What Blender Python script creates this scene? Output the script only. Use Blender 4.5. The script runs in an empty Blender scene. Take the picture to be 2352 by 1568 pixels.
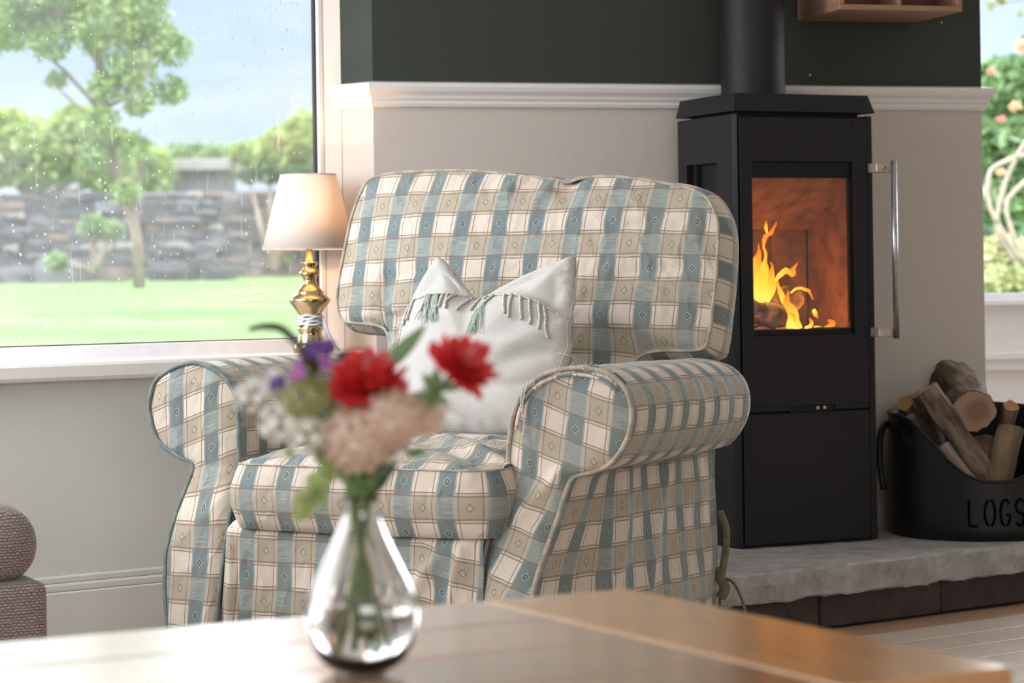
import bpy, bmesh, math, random
from mathutils import Vector, Matrix, noise
random.seed(7)
PI = math.pi
sc = bpy.context.scene
COL = sc.collection

# ------------------------------------------------------------------ camera
cam_d = bpy.data.cameras.new('camera'); cam = bpy.data.objects.new('camera', cam_d); COL.objects.link(cam)
cam.matrix_world = Matrix.Translation((0, 0, .82)) @ Matrix.Rotation(PI/2, 4, 'X') @ Matrix.Rotation(-.015, 4, 'Z')
cam_d.sensor_width = 36; cam_d.lens = 85; cam_d.shift_y = -.0591
cam_d.clip_start = .1; cam_d.clip_end = 500
cam_d.dof.use_dof = True; cam_d.dof.focus_distance = 4.95; cam_d.dof.aperture_fstop = 5.1
sc.camera = cam

# ------------------------------------------------------------------ light and exposure
sc.view_settings.view_transform = 'Standard'; sc.view_settings.look = 'None'
sc.view_settings.exposure = -.12; sc.view_settings.gamma = 1; sc.view_settings.use_curve_mapping = False
SKY = 1.45
def lamp(name, kind, loc, energy, color=(1, 1, 1), aim=None, size=None, **k):
    d = bpy.data.lights.new(name, kind); d.energy = energy; d.color = color
    if size and kind == 'AREA': d.shape = 'RECTANGLE'; d.size, d.size_y = size
    for a, b in k.items(): setattr(d, a, b)
    o = bpy.data.objects.new(name, d); COL.objects.link(o); o.location = loc
    if aim is not None:
        o.rotation_euler = (Vector(aim)-Vector(loc)).to_track_quat('-Z', 'Y').to_euler()
    return o
lamp('sun', 'SUN', (0, -3, 20), 5.2, (1, .97, .94), aim=(3, 12, 0), angle=.02)
# daylight of the window panes that lie outside the frame, plus a rear fill
lamp('daylight_bay_window', 'AREA', (-1.52, 5.0, 1.5), 31, (.93, .96, 1), aim=(.2, 5.5, 1.1), size=(.5, 1.2))
lamp('daylight_side_window', 'AREA', (-2.5, 2.6, 1.5), 32, (.95, .97, 1), aim=(1, 3.2, 1.1), size=(2.6, 1.5))
lamp('daylight_back_window', 'AREA', (2.75, 7.6, 1.45), 40, (.92, .95, 1), aim=(1.0, 5.5, .1), size=(1.2, 1.2))
lamp('rear_fill', 'AREA', (1.2, -2.35, 1.65), 42, (1, .90, .80), aim=(1.2, 3, 1.0), size=(2.6, 1.2))  # fill light added behind the camera to lift the room

# ------------------------------------------------------------------ node helper
class NT:
    def __init__(s, name, world=None):
        if world: m = world
        else: m = bpy.data.materials.new(name)
        m.use_nodes = True; s.m = m; s.t = m.node_tree; s.t.nodes.clear()
    def n(s, typ, ins=None, **p):
        x = s.t.nodes.new(typ)
        for a, b in p.items(): setattr(x, a, b)
        for a, b in (ins or {}).items():
            if isinstance(b, bpy.types.NodeSocket): s.t.links.new(b, x.inputs[a])
            else:
                if isinstance(b, (tuple, list)) and len(b) == 3 and x.inputs[a].type == 'RGBA': b = (*b, 1)
                x.inputs[a].default_value = b
        return x
    def m_(s, op, a, b=0., c=0.): return s.n('ShaderNodeMath', {0: a, 1: b, 2: c}, operation=op).outputs[0]
    def mix(s, f, a, b, bt='MIX'):
        x = s.n('ShaderNodeMix', {0: f, 6: a, 7: b}, data_type='RGBA', blend_type=bt); return x.outputs[2]
    def obj(s): return s.n('ShaderNodeTexCoord').outputs['Object']
    def uv(s): return s.n('ShaderNodeTexCoord').outputs['UV']
    def map(s, v, sc_=(1, 1, 1), rot=(0, 0, 0)): return s.n('ShaderNodeMapping', {'Vector': v, 'Scale': sc_, 'Rotation': rot}).outputs[0]
    def noise(s, v, scale, detail=3, rough=.55, col=False):
        x = s.n('ShaderNodeTexNoise', {'Vector': v, 'Scale': scale, 'Detail': detail, 'Roughness': rough}); return x.outputs[1 if col else 0]
    def ramp(s, f, stops, interp='LINEAR'):
        x = s.n('ShaderNodeValToRGB', {0: f}); e = x.color_ramp.elements; x.color_ramp.interpolation = interp
        while len(e) < len(stops): e.new(.5)
        for i, (p, c) in enumerate(stops): e[i].position = p; e[i].color = (*c, 1) if len(c) == 3 else c
        return x.outputs[0]
    def bump(s, h, dist, st=1.0): return s.n('ShaderNodeBump', {'Height': h, 'Distance': dist, 'Strength': st}).outputs[0]
    def out(s, sh, disp=None):
        s.n('ShaderNodeOutputMaterial', {'Surface': sh}); return s.m
    def bsdf(s, color, rough=.5, **k):
        ins = {'Base Color': color, 'Roughness': rough}
        ins.update({a.replace('_', ' '): b for a, b in k.items()})
        return s.n('ShaderNodeBsdfPrincipled', ins).outputs[0]

def plain(name, c, rough=.5, var=.08, scale=30, bump=0., bscale=60, **k):
    t = NT(name); v = t.obj(); f = t.noise(v, scale)
    d = tuple(max(0, x*(1-var*2)) for x in c); l = tuple(min(1, x*(1+var)) for x in c)
    kk = dict(k)
    if bump: kk['Normal'] = t.bump(t.noise(v, bscale, 2), bump)
    return t.out(t.bsdf(t.ramp(f, [(.3, d), (.7, l)]), rough, **kk))

# world: blue sky paling to the horizon with soft clouds
w = bpy.data.worlds.new('sky'); sc.world = w
t = NT('', w); g = t.n('ShaderNodeTexCoord').outputs['Generated']
z = t.n('ShaderNodeSeparateXYZ', {0: g}).outputs[2]
base = t.ramp(t.m_('MULTIPLY', z, 1.0), [(0, (.72, .84, 1.0)), (.035, (.60, .76, .99)), (.14, (.44, .65, .98)), (1, (.18, .34, .74))])
cl = t.ramp(t.noise(t.map(g, (1, 1, 3.2)), 3.4, 6, .6), [(.42, (0, 0, 0)), (.72, (1, 1, 1))])
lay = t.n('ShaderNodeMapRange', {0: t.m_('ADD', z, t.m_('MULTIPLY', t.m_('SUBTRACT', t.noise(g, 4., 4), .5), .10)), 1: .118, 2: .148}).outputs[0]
colr = t.mix(cl, base, (.98, 1.02, 1.08))
colr = t.mix(lay, colr, (3.6, 3.65, 3.75))      # bright broken cloud layer added above the view to whiten the table reflection
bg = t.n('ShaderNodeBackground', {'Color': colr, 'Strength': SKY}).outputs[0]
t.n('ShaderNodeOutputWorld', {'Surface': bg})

# ------------------------------------------------------------------ object helpers
def link(name, verts, faces, mat, parent=None, smooth=True, uvs=None, matrix=None):
    me = bpy.data.meshes.new(name); me.from_pydata([tuple(v) for v in verts], [], faces)
    if uvs:
        l = me.uv_layers.new(name='UVMap'); vi = [x.vertex_index for x in me.loops]
        fl = []
        for i in vi: fl += [uvs[i][0], uvs[i][1]]
        l.data.foreach_set('uv', fl)
    if smooth: me.polygons.foreach_set('use_smooth', [True]*len(me.polygons))
    if mat: me.materials.append(mat)
    o = bpy.data.objects.new(name, me); COL.objects.link(o)
    if parent: o.parent = parent
    if matrix: o.matrix_local = matrix
    return o
def tag(o, label=None, cat=None, group=None, kind=None):
    if label: o['label'] = label
    if cat: o['category'] = cat
    if group: o['group'] = group
    if kind: o['kind'] = kind
    return o
def empty(name, loc=(0, 0, 0), rz=0, label=None, cat=None, group=None, kind=None, parent=None):
    o = bpy.data.objects.new(name, None); COL.objects.link(o); o.location = loc; o.rotation_euler = (0, 0, rz)
    o.empty_display_size = .05
    if parent: o.parent = parent
    return tag(o, label, cat, group, kind)
def bev(o, wdt=.003, seg=2, angle=None):
    m = o.modifiers.new('bevel', 'BEVEL'); m.width = wdt; m.segments = seg; m.limit_method = 'ANGLE'; m.harden_normals = False
    return o
def boxv(x0, x1, y0, y1, z0, z1):
    v = [(x, y, z) for z in (z0, z1) for y in (y0, y1) for x in (x0, x1)]
    f = [(0, 2, 3, 1), (4, 5, 7, 6), (0, 1, 5, 4), (2, 6, 7, 3), (0, 4, 6, 2), (1, 3, 7, 5)]
    return v, f
def box(name, mat, parent, b, bw=.003, matrix=None, smooth=False):
    v, f = boxv(*b); o = link(name, v, f, mat, parent, smooth, matrix=matrix)
    if bw: bev(o, bw)
    return o
def boxes(name, mat, parent, bs, bw=0, matrix=None):
    V, Fc = [], []
    for b in bs:
        v, f = boxv(*b); n = len(V); V += v; Fc += [tuple(i+n for i in q) for q in f]
    o = link(name, V, Fc, mat, parent, False, matrix=matrix)
    if bw: bev(o, bw)
    return o
def prism(name, mat, parent, pts, z0, z1, bw=0, matrix=None, taper=None):
    n = len(pts); V = [(x, y, z0) for x, y in pts]
    tp = taper or pts
    V += [(x, y, z1) for x, y in tp]
    Fc = [tuple(range(n))[::-1], tuple(range(n, 2*n))] + [(i, (i+1) % n, n+(i+1) % n, n+i) for i in range(n)]
    o = link(name, V, Fc, mat, parent, False, matrix=matrix)
    if bw: bev(o, bw)
    return o
def tubev(path, rad, seg=8, cap=True, closed=False):
    P = [Vector(p) for p in path]; n = len(P); R = rad if isinstance(rad, (list, tuple)) else [rad]*n
    V, Fc, UV = [], [], []; up = None; L = 0
    for i, p in enumerate(P):
        a = P[(i-1) % n] if (closed or i > 0) else p; b = P[(i+1) % n] if (closed or i < n-1) else p
        d = (b-a).normalized() if (b-a).length > 1e-9 else Vector((0, 0, 1))
        if up is None: up = Vector((0, 0, 1)) if abs(d.z) < .9 else Vector((1, 0, 0))
        sd = d.cross(up)
        if sd.length < 1e-6: sd = d.orthogonal()
        sd.normalize(); up = sd.cross(d).normalized()
        if i: L += (p-P[i-1]).length
        for k in range(seg):
            a_ = 2*PI*k/seg; V.append(p+(sd*math.cos(a_)+up*math.sin(a_))*R[i]); UV.append((L, k/seg*.02))
    m = n if closed else n-1
    for i in range(m):
        for k in range(seg):
            j = (i+1) % n
            Fc.append((i*seg+k, i*seg+(k+1) % seg, j*seg+(k+1) % seg, j*seg+k))
    if cap and not closed:
        Fc.append(tuple(range(seg))[::-1]); Fc.append(tuple(range((n-1)*seg, n*seg)))
    return V, Fc, UV
def tube(name, mat, parent, path, rad, seg=8, closed=False):
    V, Fc, UV = tubev(path, rad, seg, True, closed); return link(name, V, Fc, mat, parent, True, UV)
def join(parts):
    V, Fc, UV = [], [], []
    for p in parts:
        n = len(V); V += list(p[0]); Fc += [tuple(i+n for i in q) for q in p[1]]
        UV += list(p[2]) if len(p) > 2 and p[2] else [(0, 0)]*len(p[0])
    return V, Fc, UV
def lathev(prof, seg=40, c=(0, 0, 0), close=False):
    V, Fc = [], []
    for r, z in prof:
        for k in range(seg):
            a = 2*PI*k/seg; V.append((c[0]+r*math.cos(a), c[1]+r*math.sin(a), c[2]+z))
    n = len(prof)
    for i in range(n if close else n-1):
        for k in range(seg):
            j = (i+1) % n
            Fc.append((i*seg+k, i*seg+(k+1) % seg, j*seg+(k+1) % seg, j*seg+k))
    return V, Fc
def lathe(name, mat, parent, prof, seg=40, c=(0, 0, 0), close=False, smooth=True):
    V, Fc = lathev(prof, seg, c, close); return link(name, V, Fc, mat, parent, smooth)
def catmull(pts, n, closed=True):
    P = [Vector(p) for p in pts]; m = len(P); out = []
    segs = m if closed else m-1
    dense = []
    for i in range(segs):
        g = (lambda k: P[k % m]) if closed else (lambda k: P[max(0, min(m-1, k))])
        p0, p1, p2, p3 = g(i-1), g(i), g(i+1), g(i+2)
        for s in range(12):
            q = s/12
            dense.append(.5*((2*p1)+(p2-p0)*q+(2*p0-5*p1+4*p2-p3)*q*q+(3*p1-p0-3*p2+p3)*q**3))
    dense.append(P[0].copy() if closed else P[-1].copy())
    L = [0]
    for i in range(1, len(dense)): L.append(L[-1]+(dense[i]-dense[i-1]).length)
    j = 0
    for k in range(n):
        d = L[-1]*k/(n if closed else n-1)
        while j < len(L)-2 and L[j+1] < d: j += 1
        q = (d-L[j])/max(1e-9, L[j+1]-L[j]); out.append(dense[j].lerp(dense[j+1], min(1, q)))
    return out
def nz(x, y, z, s=1., seed=0): return noise.noise(Vector((x*s+seed*7.3, y*s+seed*3.1, z*s+seed*1.7)))
def ridge(x, y, z, s, seed=0): return (1-abs(nz(x, y, z, s, seed))*2.2)
def sstep(a, b, x):
    q = max(0, min(1, (x-a)/(b-a))); return q*q*(3-2*q)
def lerp(a, b, q): return a+(b-a)*q
def interp(tab, x):
    if x <= tab[0][0]: return tab[0][1]
    for (a, va), (b, vb) in zip(tab, tab[1:]):
        if x <= b: return va+(vb-va)*(x-a)/(b-a)
    return tab[-1][1]

# ------------------------------------------------------------------ materials
M = {}
def plaid():
    t = NT('plaid_fabric'); uv = t.uv(); wob = t.noise(t.map(uv, (1, 1, 1)), 11, 2, .5, col=True)
    wv = t.n('ShaderNodeVectorMath', {0: uv, 1: t.n('ShaderNodeVectorMath', {0: t.n('ShaderNodeVectorMath', {0: wob, 1: (.5, .5, .5)}, operation='SUBTRACT').outputs[0], 1: (.008, .008, 0)}, operation='MULTIPLY').outputs[0]}, operation='ADD').outputs[0]
    s = t.n('ShaderNodeSeparateXYZ', {0: wv}); U, Vv = s.outputs[0], s.outputs[1]
    pu, pv = .092, .1
    a = t.m_('FRACT', t.m_('DIVIDE', U, pu)); b = t.m_('FRACT', t.m_('DIVIDE', Vv, pv))
    lt = lambda x, y: t.m_('LESS_THAN', x, y)
    band = lambda x, c, h: t.m_('LESS_THAN', t.m_('ABSOLUTE', t.m_('SUBTRACT', x, c)), h)
    mx = lambda *q: q[0] if len(q) == 1 else t.m_('MAXIMUM', q[0], mx(*q[1:]))
    blue = lt(a, .43); rowA = lt(b, .55)
    ribs = t.noise(t.map(uv, (90, 1400, 1)), 1, 1); streak = t.noise(t.map(uv, (26, 900, 1)), 1, 2)
    grain = t.noise(t.map(uv, (1300, 1300, 1)), 1, 1)
    bA = t.mix(ribs, (.142, .190, .196), (.19, .238, .242))
    bB = t.mix(t.ramp(streak, [(.42, (0, 0, 0)), (.6, (1, 1, 1))]), (.20, .248, .25), (.35, .375, .34))
    cA = t.mix(ribs, (.61, .525, .445), (.71, .625, .54)); cB = t.mix(ribs, (.37, .32, .24), (.455, .395, .305))
    bluec = t.mix(rowA, bB, bA); creamc = t.mix(rowA, cB, cA)
    # pale strips beside the cream squares
    edge = mx(band(a, .465, .035), band(a, .965, .035))
    creamc = t.mix(edge, creamc, t.mix(rowA, (.47, .41, .33), (.70, .61, .52)))
    hb = mx(band(b, .03, .03), band(b, .52, .03))
    creamc = t.mix(hb, creamc, (.60, .51, .41))
    brown = (.22, .155, .125)
    vl = mx(band(a, .505, .011), band(a, .925, .011)); creamc = t.mix(vl, creamc, (.27, .20, .165))
    h2 = mx(band(b, .065, .012), band(b, .485, .012)); creamc = t.mix(h2, creamc, (.27, .20, .165))
    bluec = t.mix(mx(band(a, .018, .008), band(a, .41, .008)), bluec, (.45, .44, .38))
    bluec = t.mix(t.m_('MULTIPLY', h2, .35), bluec, brown)
    c = t.mix(blue, creamc, bluec)
    hm = mx(band(b, .006, .016), band(b, .552, .018), band(b, .995, .010)); c = t.mix(t.m_('MULTIPLY', hm, .72), c, brown)
    # woven diamonds
    def dia(ca, cb):
        return t.m_('ADD', t.m_('MULTIPLY', t.m_('ABSOLUTE', t.m_('SUBTRACT', a, ca)), pu), t.m_('MULTIPLY', t.m_('ABSOLUTE', t.m_('SUBTRACT', b, cb)), pv*.85))
    d1 = dia(.215, .275); c = t.mix(band(d1, .0043, .0014), c, (.07, .085, .085)); c = t.mix(t.m_('MULTIPLY', band(d1, .0070, .0008), .7), c, (.5, .5, .42)); c = t.mix(lt(d1, .0018), c, (.33, .35, .28))
    d2 = dia(.715, .775); c = t.mix(band(d2, .0066, .0010), c, (.21, .175, .12)); c = t.mix(lt(d2, .0036), c, (.55, .48, .34)); c = t.mix(lt(d2, .0014), c, (.25, .2, .14))
    c = t.mix(t.m_('MULTIPLY', t.ramp(grain, [(.35, (1, 1, 1)), (.6, (0, 0, 0))]), .16), c, (.2, .17, .15))
    soil = t.noise(t.obj(), 5, 3)
    c = t.mix(t.m_('MULTIPLY', t.ramp(soil, [(.45, (0, 0, 0)), (.75, (1, 1, 1))]), .22), c, (.36, .30, .22))
    h = t.m_('ADD', ribs, t.m_('MULTIPLY', grain, .6))
    crease = t.ramp(t.m_('ABSOLUTE', t.m_('SUBTRACT', t.noise(t.map(t.obj(), (9, 9, 5), (0, .5, .3)), 1, 3, .55), .5)), [(0, (1, 1, 1)), (.12, (.25, .25, .25)), (.4, (0, 0, 0))])
    nrm = t.n('ShaderNodeBump', {'Height': h, 'Distance': .0006, 'Strength': .6, 'Normal': t.bump(crease, .010, .5)}).outputs[0]
    return t.out(t.bsdf(c, .85, Sheen_Weight=.15, Normal=nrm, Specular_IOR_Level=.25))
M['plaid'] = plaid()
def piping(name, c1, c2):
    t = NT(name); s = t.n('ShaderNodeSeparateXYZ', {0: t.uv()}); f = t.m_('FRACT', t.m_('DIVIDE', s.outputs[0], .055))
    c = t.mix(t.m_('LESS_THAN', f, .45), c1, c2)
    c = t.mix(t.m_('MULTIPLY', t.noise(t.obj(), 400, 2), .5), c, (.25, .2, .16))
    return t.out(t.bsdf(c, .9, Normal=t.bump(t.noise(t.obj(), 500, 2), .002)))
M['pipe_cream'] = piping('piping_cream', (.55, .47, .37), (.40, .37, .31)); M['pipe_blue'] = piping('piping_blue', (.13, .2, .21), (.2, .26, .25))
M['pipe_green'] = piping('piping_worn_green', (.04, .17, .15), (.5, .44, .35))
def herring():
    t = NT('herringbone_weave'); s = t.n('ShaderNodeSeparateXYZ', {0: t.uv()}); u, v = s.outputs[0], s.outputs[1]
    tri = t.m_('PINGPONG', u, .0062); f = t.m_('FRACT', t.m_('DIVIDE', t.m_('ADD', v, t.m_('MULTIPLY', tri, 1.25)), .0046))
    st = t.m_('LESS_THAN', f, .42)
    band = t.ramp(t.noise(t.map(t.uv(), (3, 34, 1)), 1, 1), [(.4, (0, 0, 0)), (.6, (1, 1, 1))])
    colA = t.mix(band, (.45, .435, .41), (.39, .38, .36))
    c = t.mix(st, (.65, .63, .605), colA)
    c = t.mix(t.m_('MULTIPLY', t.noise(t.obj(), 350, 2), .18), c, (.5, .48, .45))
    fold = t.noise(t.map(t.obj(), (9, 9, 13)), 1, 3)
    nrm = t.n('ShaderNodeBump', {'Height': st, 'Distance': .0007, 'Strength': .5, 'Normal': t.bump(fold, .012, .5)}).outputs[0]
    return t.out(t.bsdf(c, .9, Normal=nrm, Sheen_Weight=.2, Specular_IOR_Level=.2))
M['herring'] = herring()
M['cord'] = plain('cotton_cord', (.66, .62, .57), .9, .15, 200, .002, 400); M['cord_green'] = plain('cotton_cord_sage', (.50, .60, .53), .9, .15, 200, .002, 400)
def knit():
    t = NT('taupe_knit'); o = t.n('ShaderNodeSeparateXYZ', {0: t.obj()}); nn = t.n('ShaderNodeSeparateXYZ', {0: t.n('ShaderNodeTexCoord').outputs['Normal']})
    ax = t.m_('ABSOLUTE', nn.outputs[0]); az = t.m_('ABSOLUTE', nn.outputs[2])
    side = t.m_('GREATER_THAN', ax, .72); top = t.m_('GREATER_THAN', az, .80)
    u = t.m_('ADD', t.m_('MULTIPLY', side, o.outputs[1]), t.m_('MULTIPLY', t.m_('SUBTRACT', 1., side), o.outputs[0]))
    v = t.m_('ADD', t.m_('MULTIPLY', top, o.outputs[1]), t.m_('MULTIPLY', t.m_('SUBTRACT', 1., top), o.outputs[2]))
    uv = t.n('ShaderNodeCombineXYZ', {0: u, 1: v}).outputs[0]
    wv = t.noise(uv, 90, 2, .6, col=True)
    uvw = t.n('ShaderNodeVectorMath', {0: uv, 1: t.n('ShaderNodeVectorMath', {0: wv, 'Scale': .005}, operation='SCALE').outputs[0]}, operation='ADD').outputs[0]
    br = t.n('ShaderNodeTexBrick', {'Vector': uvw, 'Color1': (.33, .26, .25), 'Color2': (.40, .32, .31), 'Mortar': (.06, .04, .045), 'Scale': 1., 'Mortar Size': .0009, 'Mortar Smooth': .9, 'Brick Width': .0095, 'Row Height': .0052})
    nrm = t.bump(t.m_('SUBTRACT', 1., br.outputs[1]), .003, .9)
    return t.out(t.bsdf(br.outputs[0], .92, Normal=nrm, Sheen_Weight=.3, Specular_IOR_Level=.2))
M['knit'] = knit()
def paint(name, c, rough=.6, spec=.4):
    t = NT(name); v = t.obj(); b = t.noise(v, 90, 3, .6); big = t.noise(v, 2.2, 3)
    cc = t.mix(t.m_('MULTIPLY', big, .25), c, tuple(x*.8 for x in c))
    return t.out(t.bsdf(cc, rough, Normal=t.bump(b, .0015, .6), Specular_IOR_Level=spec))
M['green'] = paint('dark_green_paint', (.037, .045, .036), .5, .32); M['cream_wall'] = paint('cream_wall_paint', (.60, .535, .485), .6)
M['grey_wall'] = paint('grey_white_wall_paint', (.64, .65, .62), .6); M['white'] = paint('white_gloss_paint', (.80, .77, .75), .3, .5)
M['ceil'] = paint('ceiling_paint', (.8, .79, .76), .8); M['gasket'] = plain('dark_window_gasket', (.03, .03, .04), .5)
M['letter'] = plain('letter_shade_black', (.0015, .0015, .0015), .95, Specular_IOR_Level=.05)  # black on surface strips stands for the shade inside cut-out letters
M['upvc'] = plain('white_window_frame', (.84, .83, .86), .3, .02)
def stove_m(name, c, rough):
    t = NT(name); v = t.obj()
    return t.out(t.bsdf(t.mix(t.noise(v, 12, 4), c, tuple(x*1.5 for x in c)), rough, Normal=t.bump(t.noise(v, 900, 2), .0008, .5), Specular_IOR_Level=.32))
M['stove'] = stove_m('matt_black_steel', (.010, .009, .010), .52); M['stove_dark'] = stove_m('black_recess_steel', (.006, .006, .007), .6)
M['bucket'] = stove_m('black_painted_metal', (.008, .0075, .008), .40)
M['steel'] = plain('brushed_steel', (.42, .41, .42), .3, .1, 80, Metallic=.9); M['bracket'] = plain('pale_bracket_metal', (.55, .46, .38), .4, .1, 60, Metallic=.4)
def brass_m():
    t = NT('polished_brass'); f = t.noise(t.obj(), 60, 3)
    return t.out(t.bsdf(t.mix(f, (.66, .50, .28), (.58, .46, .30)), .16, Metallic=1.))
M['brass'] = brass_m(); M['cable'] = plain('white_cable', (.78, .78, .84), .5)
def shade_m():
    t = NT('lampshade_linen'); v = t.obj(); g = t.noise(t.map(v, (300, 300, 900)), 1, 2)
    c = t.mix(g, (.86, .83, .78), (.92, .89, .85))
    d = t.n('ShaderNodeBsdfDiffuse', {'Color': c}).outputs[0]; tr = t.n('ShaderNodeBsdfTranslucent', {'Color': (.85, .72, .55, 1)}).outputs[0]
    return t.out(t.n('ShaderNodeMixShader', {0: .30, 1: d, 2: tr}).outputs[0])
M['shade'] = shade_m()
def wood(name, c1, c2, rough=.35, sc_=(3, 40, 40), spec=.5, coat=0., wear=0.):
    t = NT(name); v = t.obj(); n1 = t.noise(t.map(v, sc_), 1, 5, .6); n2 = t.noise(v, 4, 3)
    c = t.mix(n1, c1, c2); c = t.mix(t.m_('MULTIPLY', n2, .5), c, tuple(x*.6 for x in c1))
    if wear: c = t.mix(t.ramp(t.noise(t.map(v, (10, 26, 26)), 1, 3), [(.68, (0, 0, 0)), (.76, (wear, wear, wear))]), c, (.7, .62, .52))
    r = t.m_('ADD', t.m_('MULTIPLY', n1, .12), rough-.05)
    return t.out(t.bsdf(c, r, Normal=t.bump(n1, .0015, .5), Specular_IOR_Level=spec, Coat_Weight=coat, Coat_Roughness=.17))
M['table'] = wood('waxed_oak', (.36, .18, .085), (.58, .33, .17), .22, (3, 45, 45), 1., 1., .35)
M['table_end'] = wood('waxed_oak_end_board', (.46, .22, .08), (.78, .43, .17), .28, (45, 3, 45), .9, .8, .35)
M['table_dark'] = wood('dark_stained_oak', (.07, .03, .02), (.13, .06, .04), .3)
M['floorwood'] = wood('pale_wood_floor', (.50, .39, .31), (.72, .60, .50), .38, (2.5, 30, 30))
M['floorwood_dark'] = wood('brown_wood_floor', (.34, .20, .12), (.48, .30, .19), .4, (2.5, 30, 30))
M['rackwood'] = wood('oak_rack_wood', (.30, .16, .09), (.46, .27, .16), .5, (3, 30, 30)); M['rackin'] = wood('red_brown_rack_lining', (.11, .035, .02), (.2, .07, .04), .5)
def stone_m(name, c1, c2, sc_=14):
    t = NT(name); v = t.obj(); n1 = t.noise(v, sc_, 6, .65); n2 = t.noise(v, 120, 4, .7)
    c = t.mix(t.ramp(n1, [(.35, (0, 0, 0)), (.65, (1, 1, 1))]), c1, c2); c = t.mix(t.m_('MULTIPLY', n2, .4), c, tuple(x*1.3 for x in c2))
    return t.out(t.bsdf(c, .75, Normal=t.bump(t.m_('ADD', n1, t.m_('MULTIPLY', n2, .8)), .012, .9), Specular_IOR_Level=.4))
M['hearth'] = stone_m('grey_hearth_stone', (.27, .25, .235), (.52, .50, .48)); M['riser'] = stone_m('dark_slate_tile', (.05, .035, .033), (.09, .065, .06))
M['gstone'] = [stone_m('garden_stone_grey', (.10, .11, .13), (.23, .24, .28), 3), stone_m('garden_stone_dark', (.045, .05, .06), (.13, .135, .16), 3), stone_m('garden_stone_pale', (.20, .20, .20), (.36, .34, .34), 3), stone_m('garden_stone_brown', (.13, .10, .09), (.25, .20, .19), 3)]
def bark_m(name, c1, c2, s=(30, 30, 9)):
    t = NT(name); v = t.obj(); n1 = t.noise(t.map(v, s), 1, 5, .7); n2 = t.noise(v, 25, 3)
    c = t.mix(t.ramp(n1, [(.38, (0, 0, 0)), (.62, (1, 1, 1))]), c1, c2); c = t.mix(t.m_('MULTIPLY', n2, .35), c, (.25, .2, .15))
    return t.out(t.bsdf(c, .85, Normal=t.bump(n1, .008, 1), Specular_IOR_Level=.25))
M['bark'] = bark_m('log_bark', (.035, .022, .015), (.27, .19, .14)); M['bark_pale'] = bark_m('pale_birch_bark', (.30, .22, .19), (.55, .45, .40)); M['bark_olive'] = bark_m('smooth_olive_bark', (.10, .07, .04), (.22, .155, .095))
def cut_m(name, c1, c2):
    t = NT(name); v = t.obj(); ln = t.n('ShaderNodeVectorMath', {0: t.map(v, (1, 1, 0))}, operation='LENGTH').outputs['Value']
    f = t.m_('FRACT', t.m_('ADD', t.m_('MULTIPLY', ln, 130), t.m_('MULTIPLY', t.noise(v, 18, 3), 3)))
    core = t.ramp(t.m_('ADD', ln, t.m_('MULTIPLY', t.noise(v, 30, 3), .025)), [(.035, (1, 1, 1)), (.055, (0, 0, 0))])
    c = t.mix(t.m_('ADD', t.m_('MULTIPLY', f, .25), t.m_('MULTIPLY', t.noise(v, 35, 4), .5)), c1, c2); c = t.mix(t.m_('MULTIPLY', core, .6), c, tuple(x*.55 for x in c2))
    return t.out(t.bsdf(c, .8, Normal=t.bump(f, .001)))
M['cut'] = cut_m('cut_wood_face', (.50, .34, .24), (.30, .18, .12)); M['cut_orange'] = cut_m('fresh_cut_wood_face', (.56, .34, .14), (.45, .25, .09))
def leaf_m(name, c1, c2, tr=.45, s=6):
    t = NT(name); f = t.noise(t.obj(), s, 3); c = t.mix(t.ramp(f, [(.35, (0, 0, 0)), (.65, (1, 1, 1))]), c1, c2)
    d = t.n('ShaderNodeBsdfDiffuse', {'Color': c}).outputs[0]; x = t.n('ShaderNodeBsdfTranslucent', {'Color': c}).outputs[0]
    gl = t.n('ShaderNodeBsdfGlossy', {'Color': (1, 1, 1, 1), 'Roughness': .4}).outputs[0]
    return t.out(t.n('ShaderNodeMixShader', {0: .05, 1: t.n('ShaderNodeMixShader', {0: tr, 1: d, 2: x}).outputs[0], 2: gl}).outputs[0])
M['leaf'] = leaf_m('bright_green_leaves', (.15, .28, .07), (.33, .44, .15)); M['leaf_lime'] = leaf_m('lime_green_leaves', (.22, .36, .07), (.40, .50, .16)); M['leaf_dark'] = leaf_m('dark_green_leaves', (.035, .085, .035), (.09, .18, .06))
M['leaf_mid'] = leaf_m('mid_green_leaves', (.13, .25, .10), (.28, .42, .20)); M['leaf_blue'] = leaf_m('blue_green_leaves', (.10, .22, .14), (.22, .38, .27))
M['petal_pink'] = leaf_m('pink_garden_petals', (.75, .28, .30), (.9, .5, .45)); M['petal_peach'] = leaf_m('peach_garden_petals', (.85, .42, .25), (.9, .62, .45))
M['trunk'] = bark_m('tree_bark', (.13, .10, .09), (.32, .27, .24), (8, 8, 3)); M['stem_pale'] = bark_m('pale_shrub_bark', (.30, .25, .22), (.48, .41, .36), (12, 12, 5))
def grass_m():
    t = NT('lawn_grass'); v = t.obj(); a = t.noise(t.map(v, (.5, 1.1, 1)), 1.3, 4, .6); b = t.noise(v, 30, 3)
    c = t.ramp(a, [(.34, (.11, .22, .08)), (.50, (.14, .26, .10)), (.64, (.21, .26, .15)), (.78, (.28, .26, .19))]); c = t.mix(t.m_('MULTIPLY', b, .35), c, (.14, .26, .06))
    return t.out(t.bsdf(c, .9, Normal=t.bump(b, .03), Specular_IOR_Level=.1))
M['grass'] = grass_m()
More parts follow.
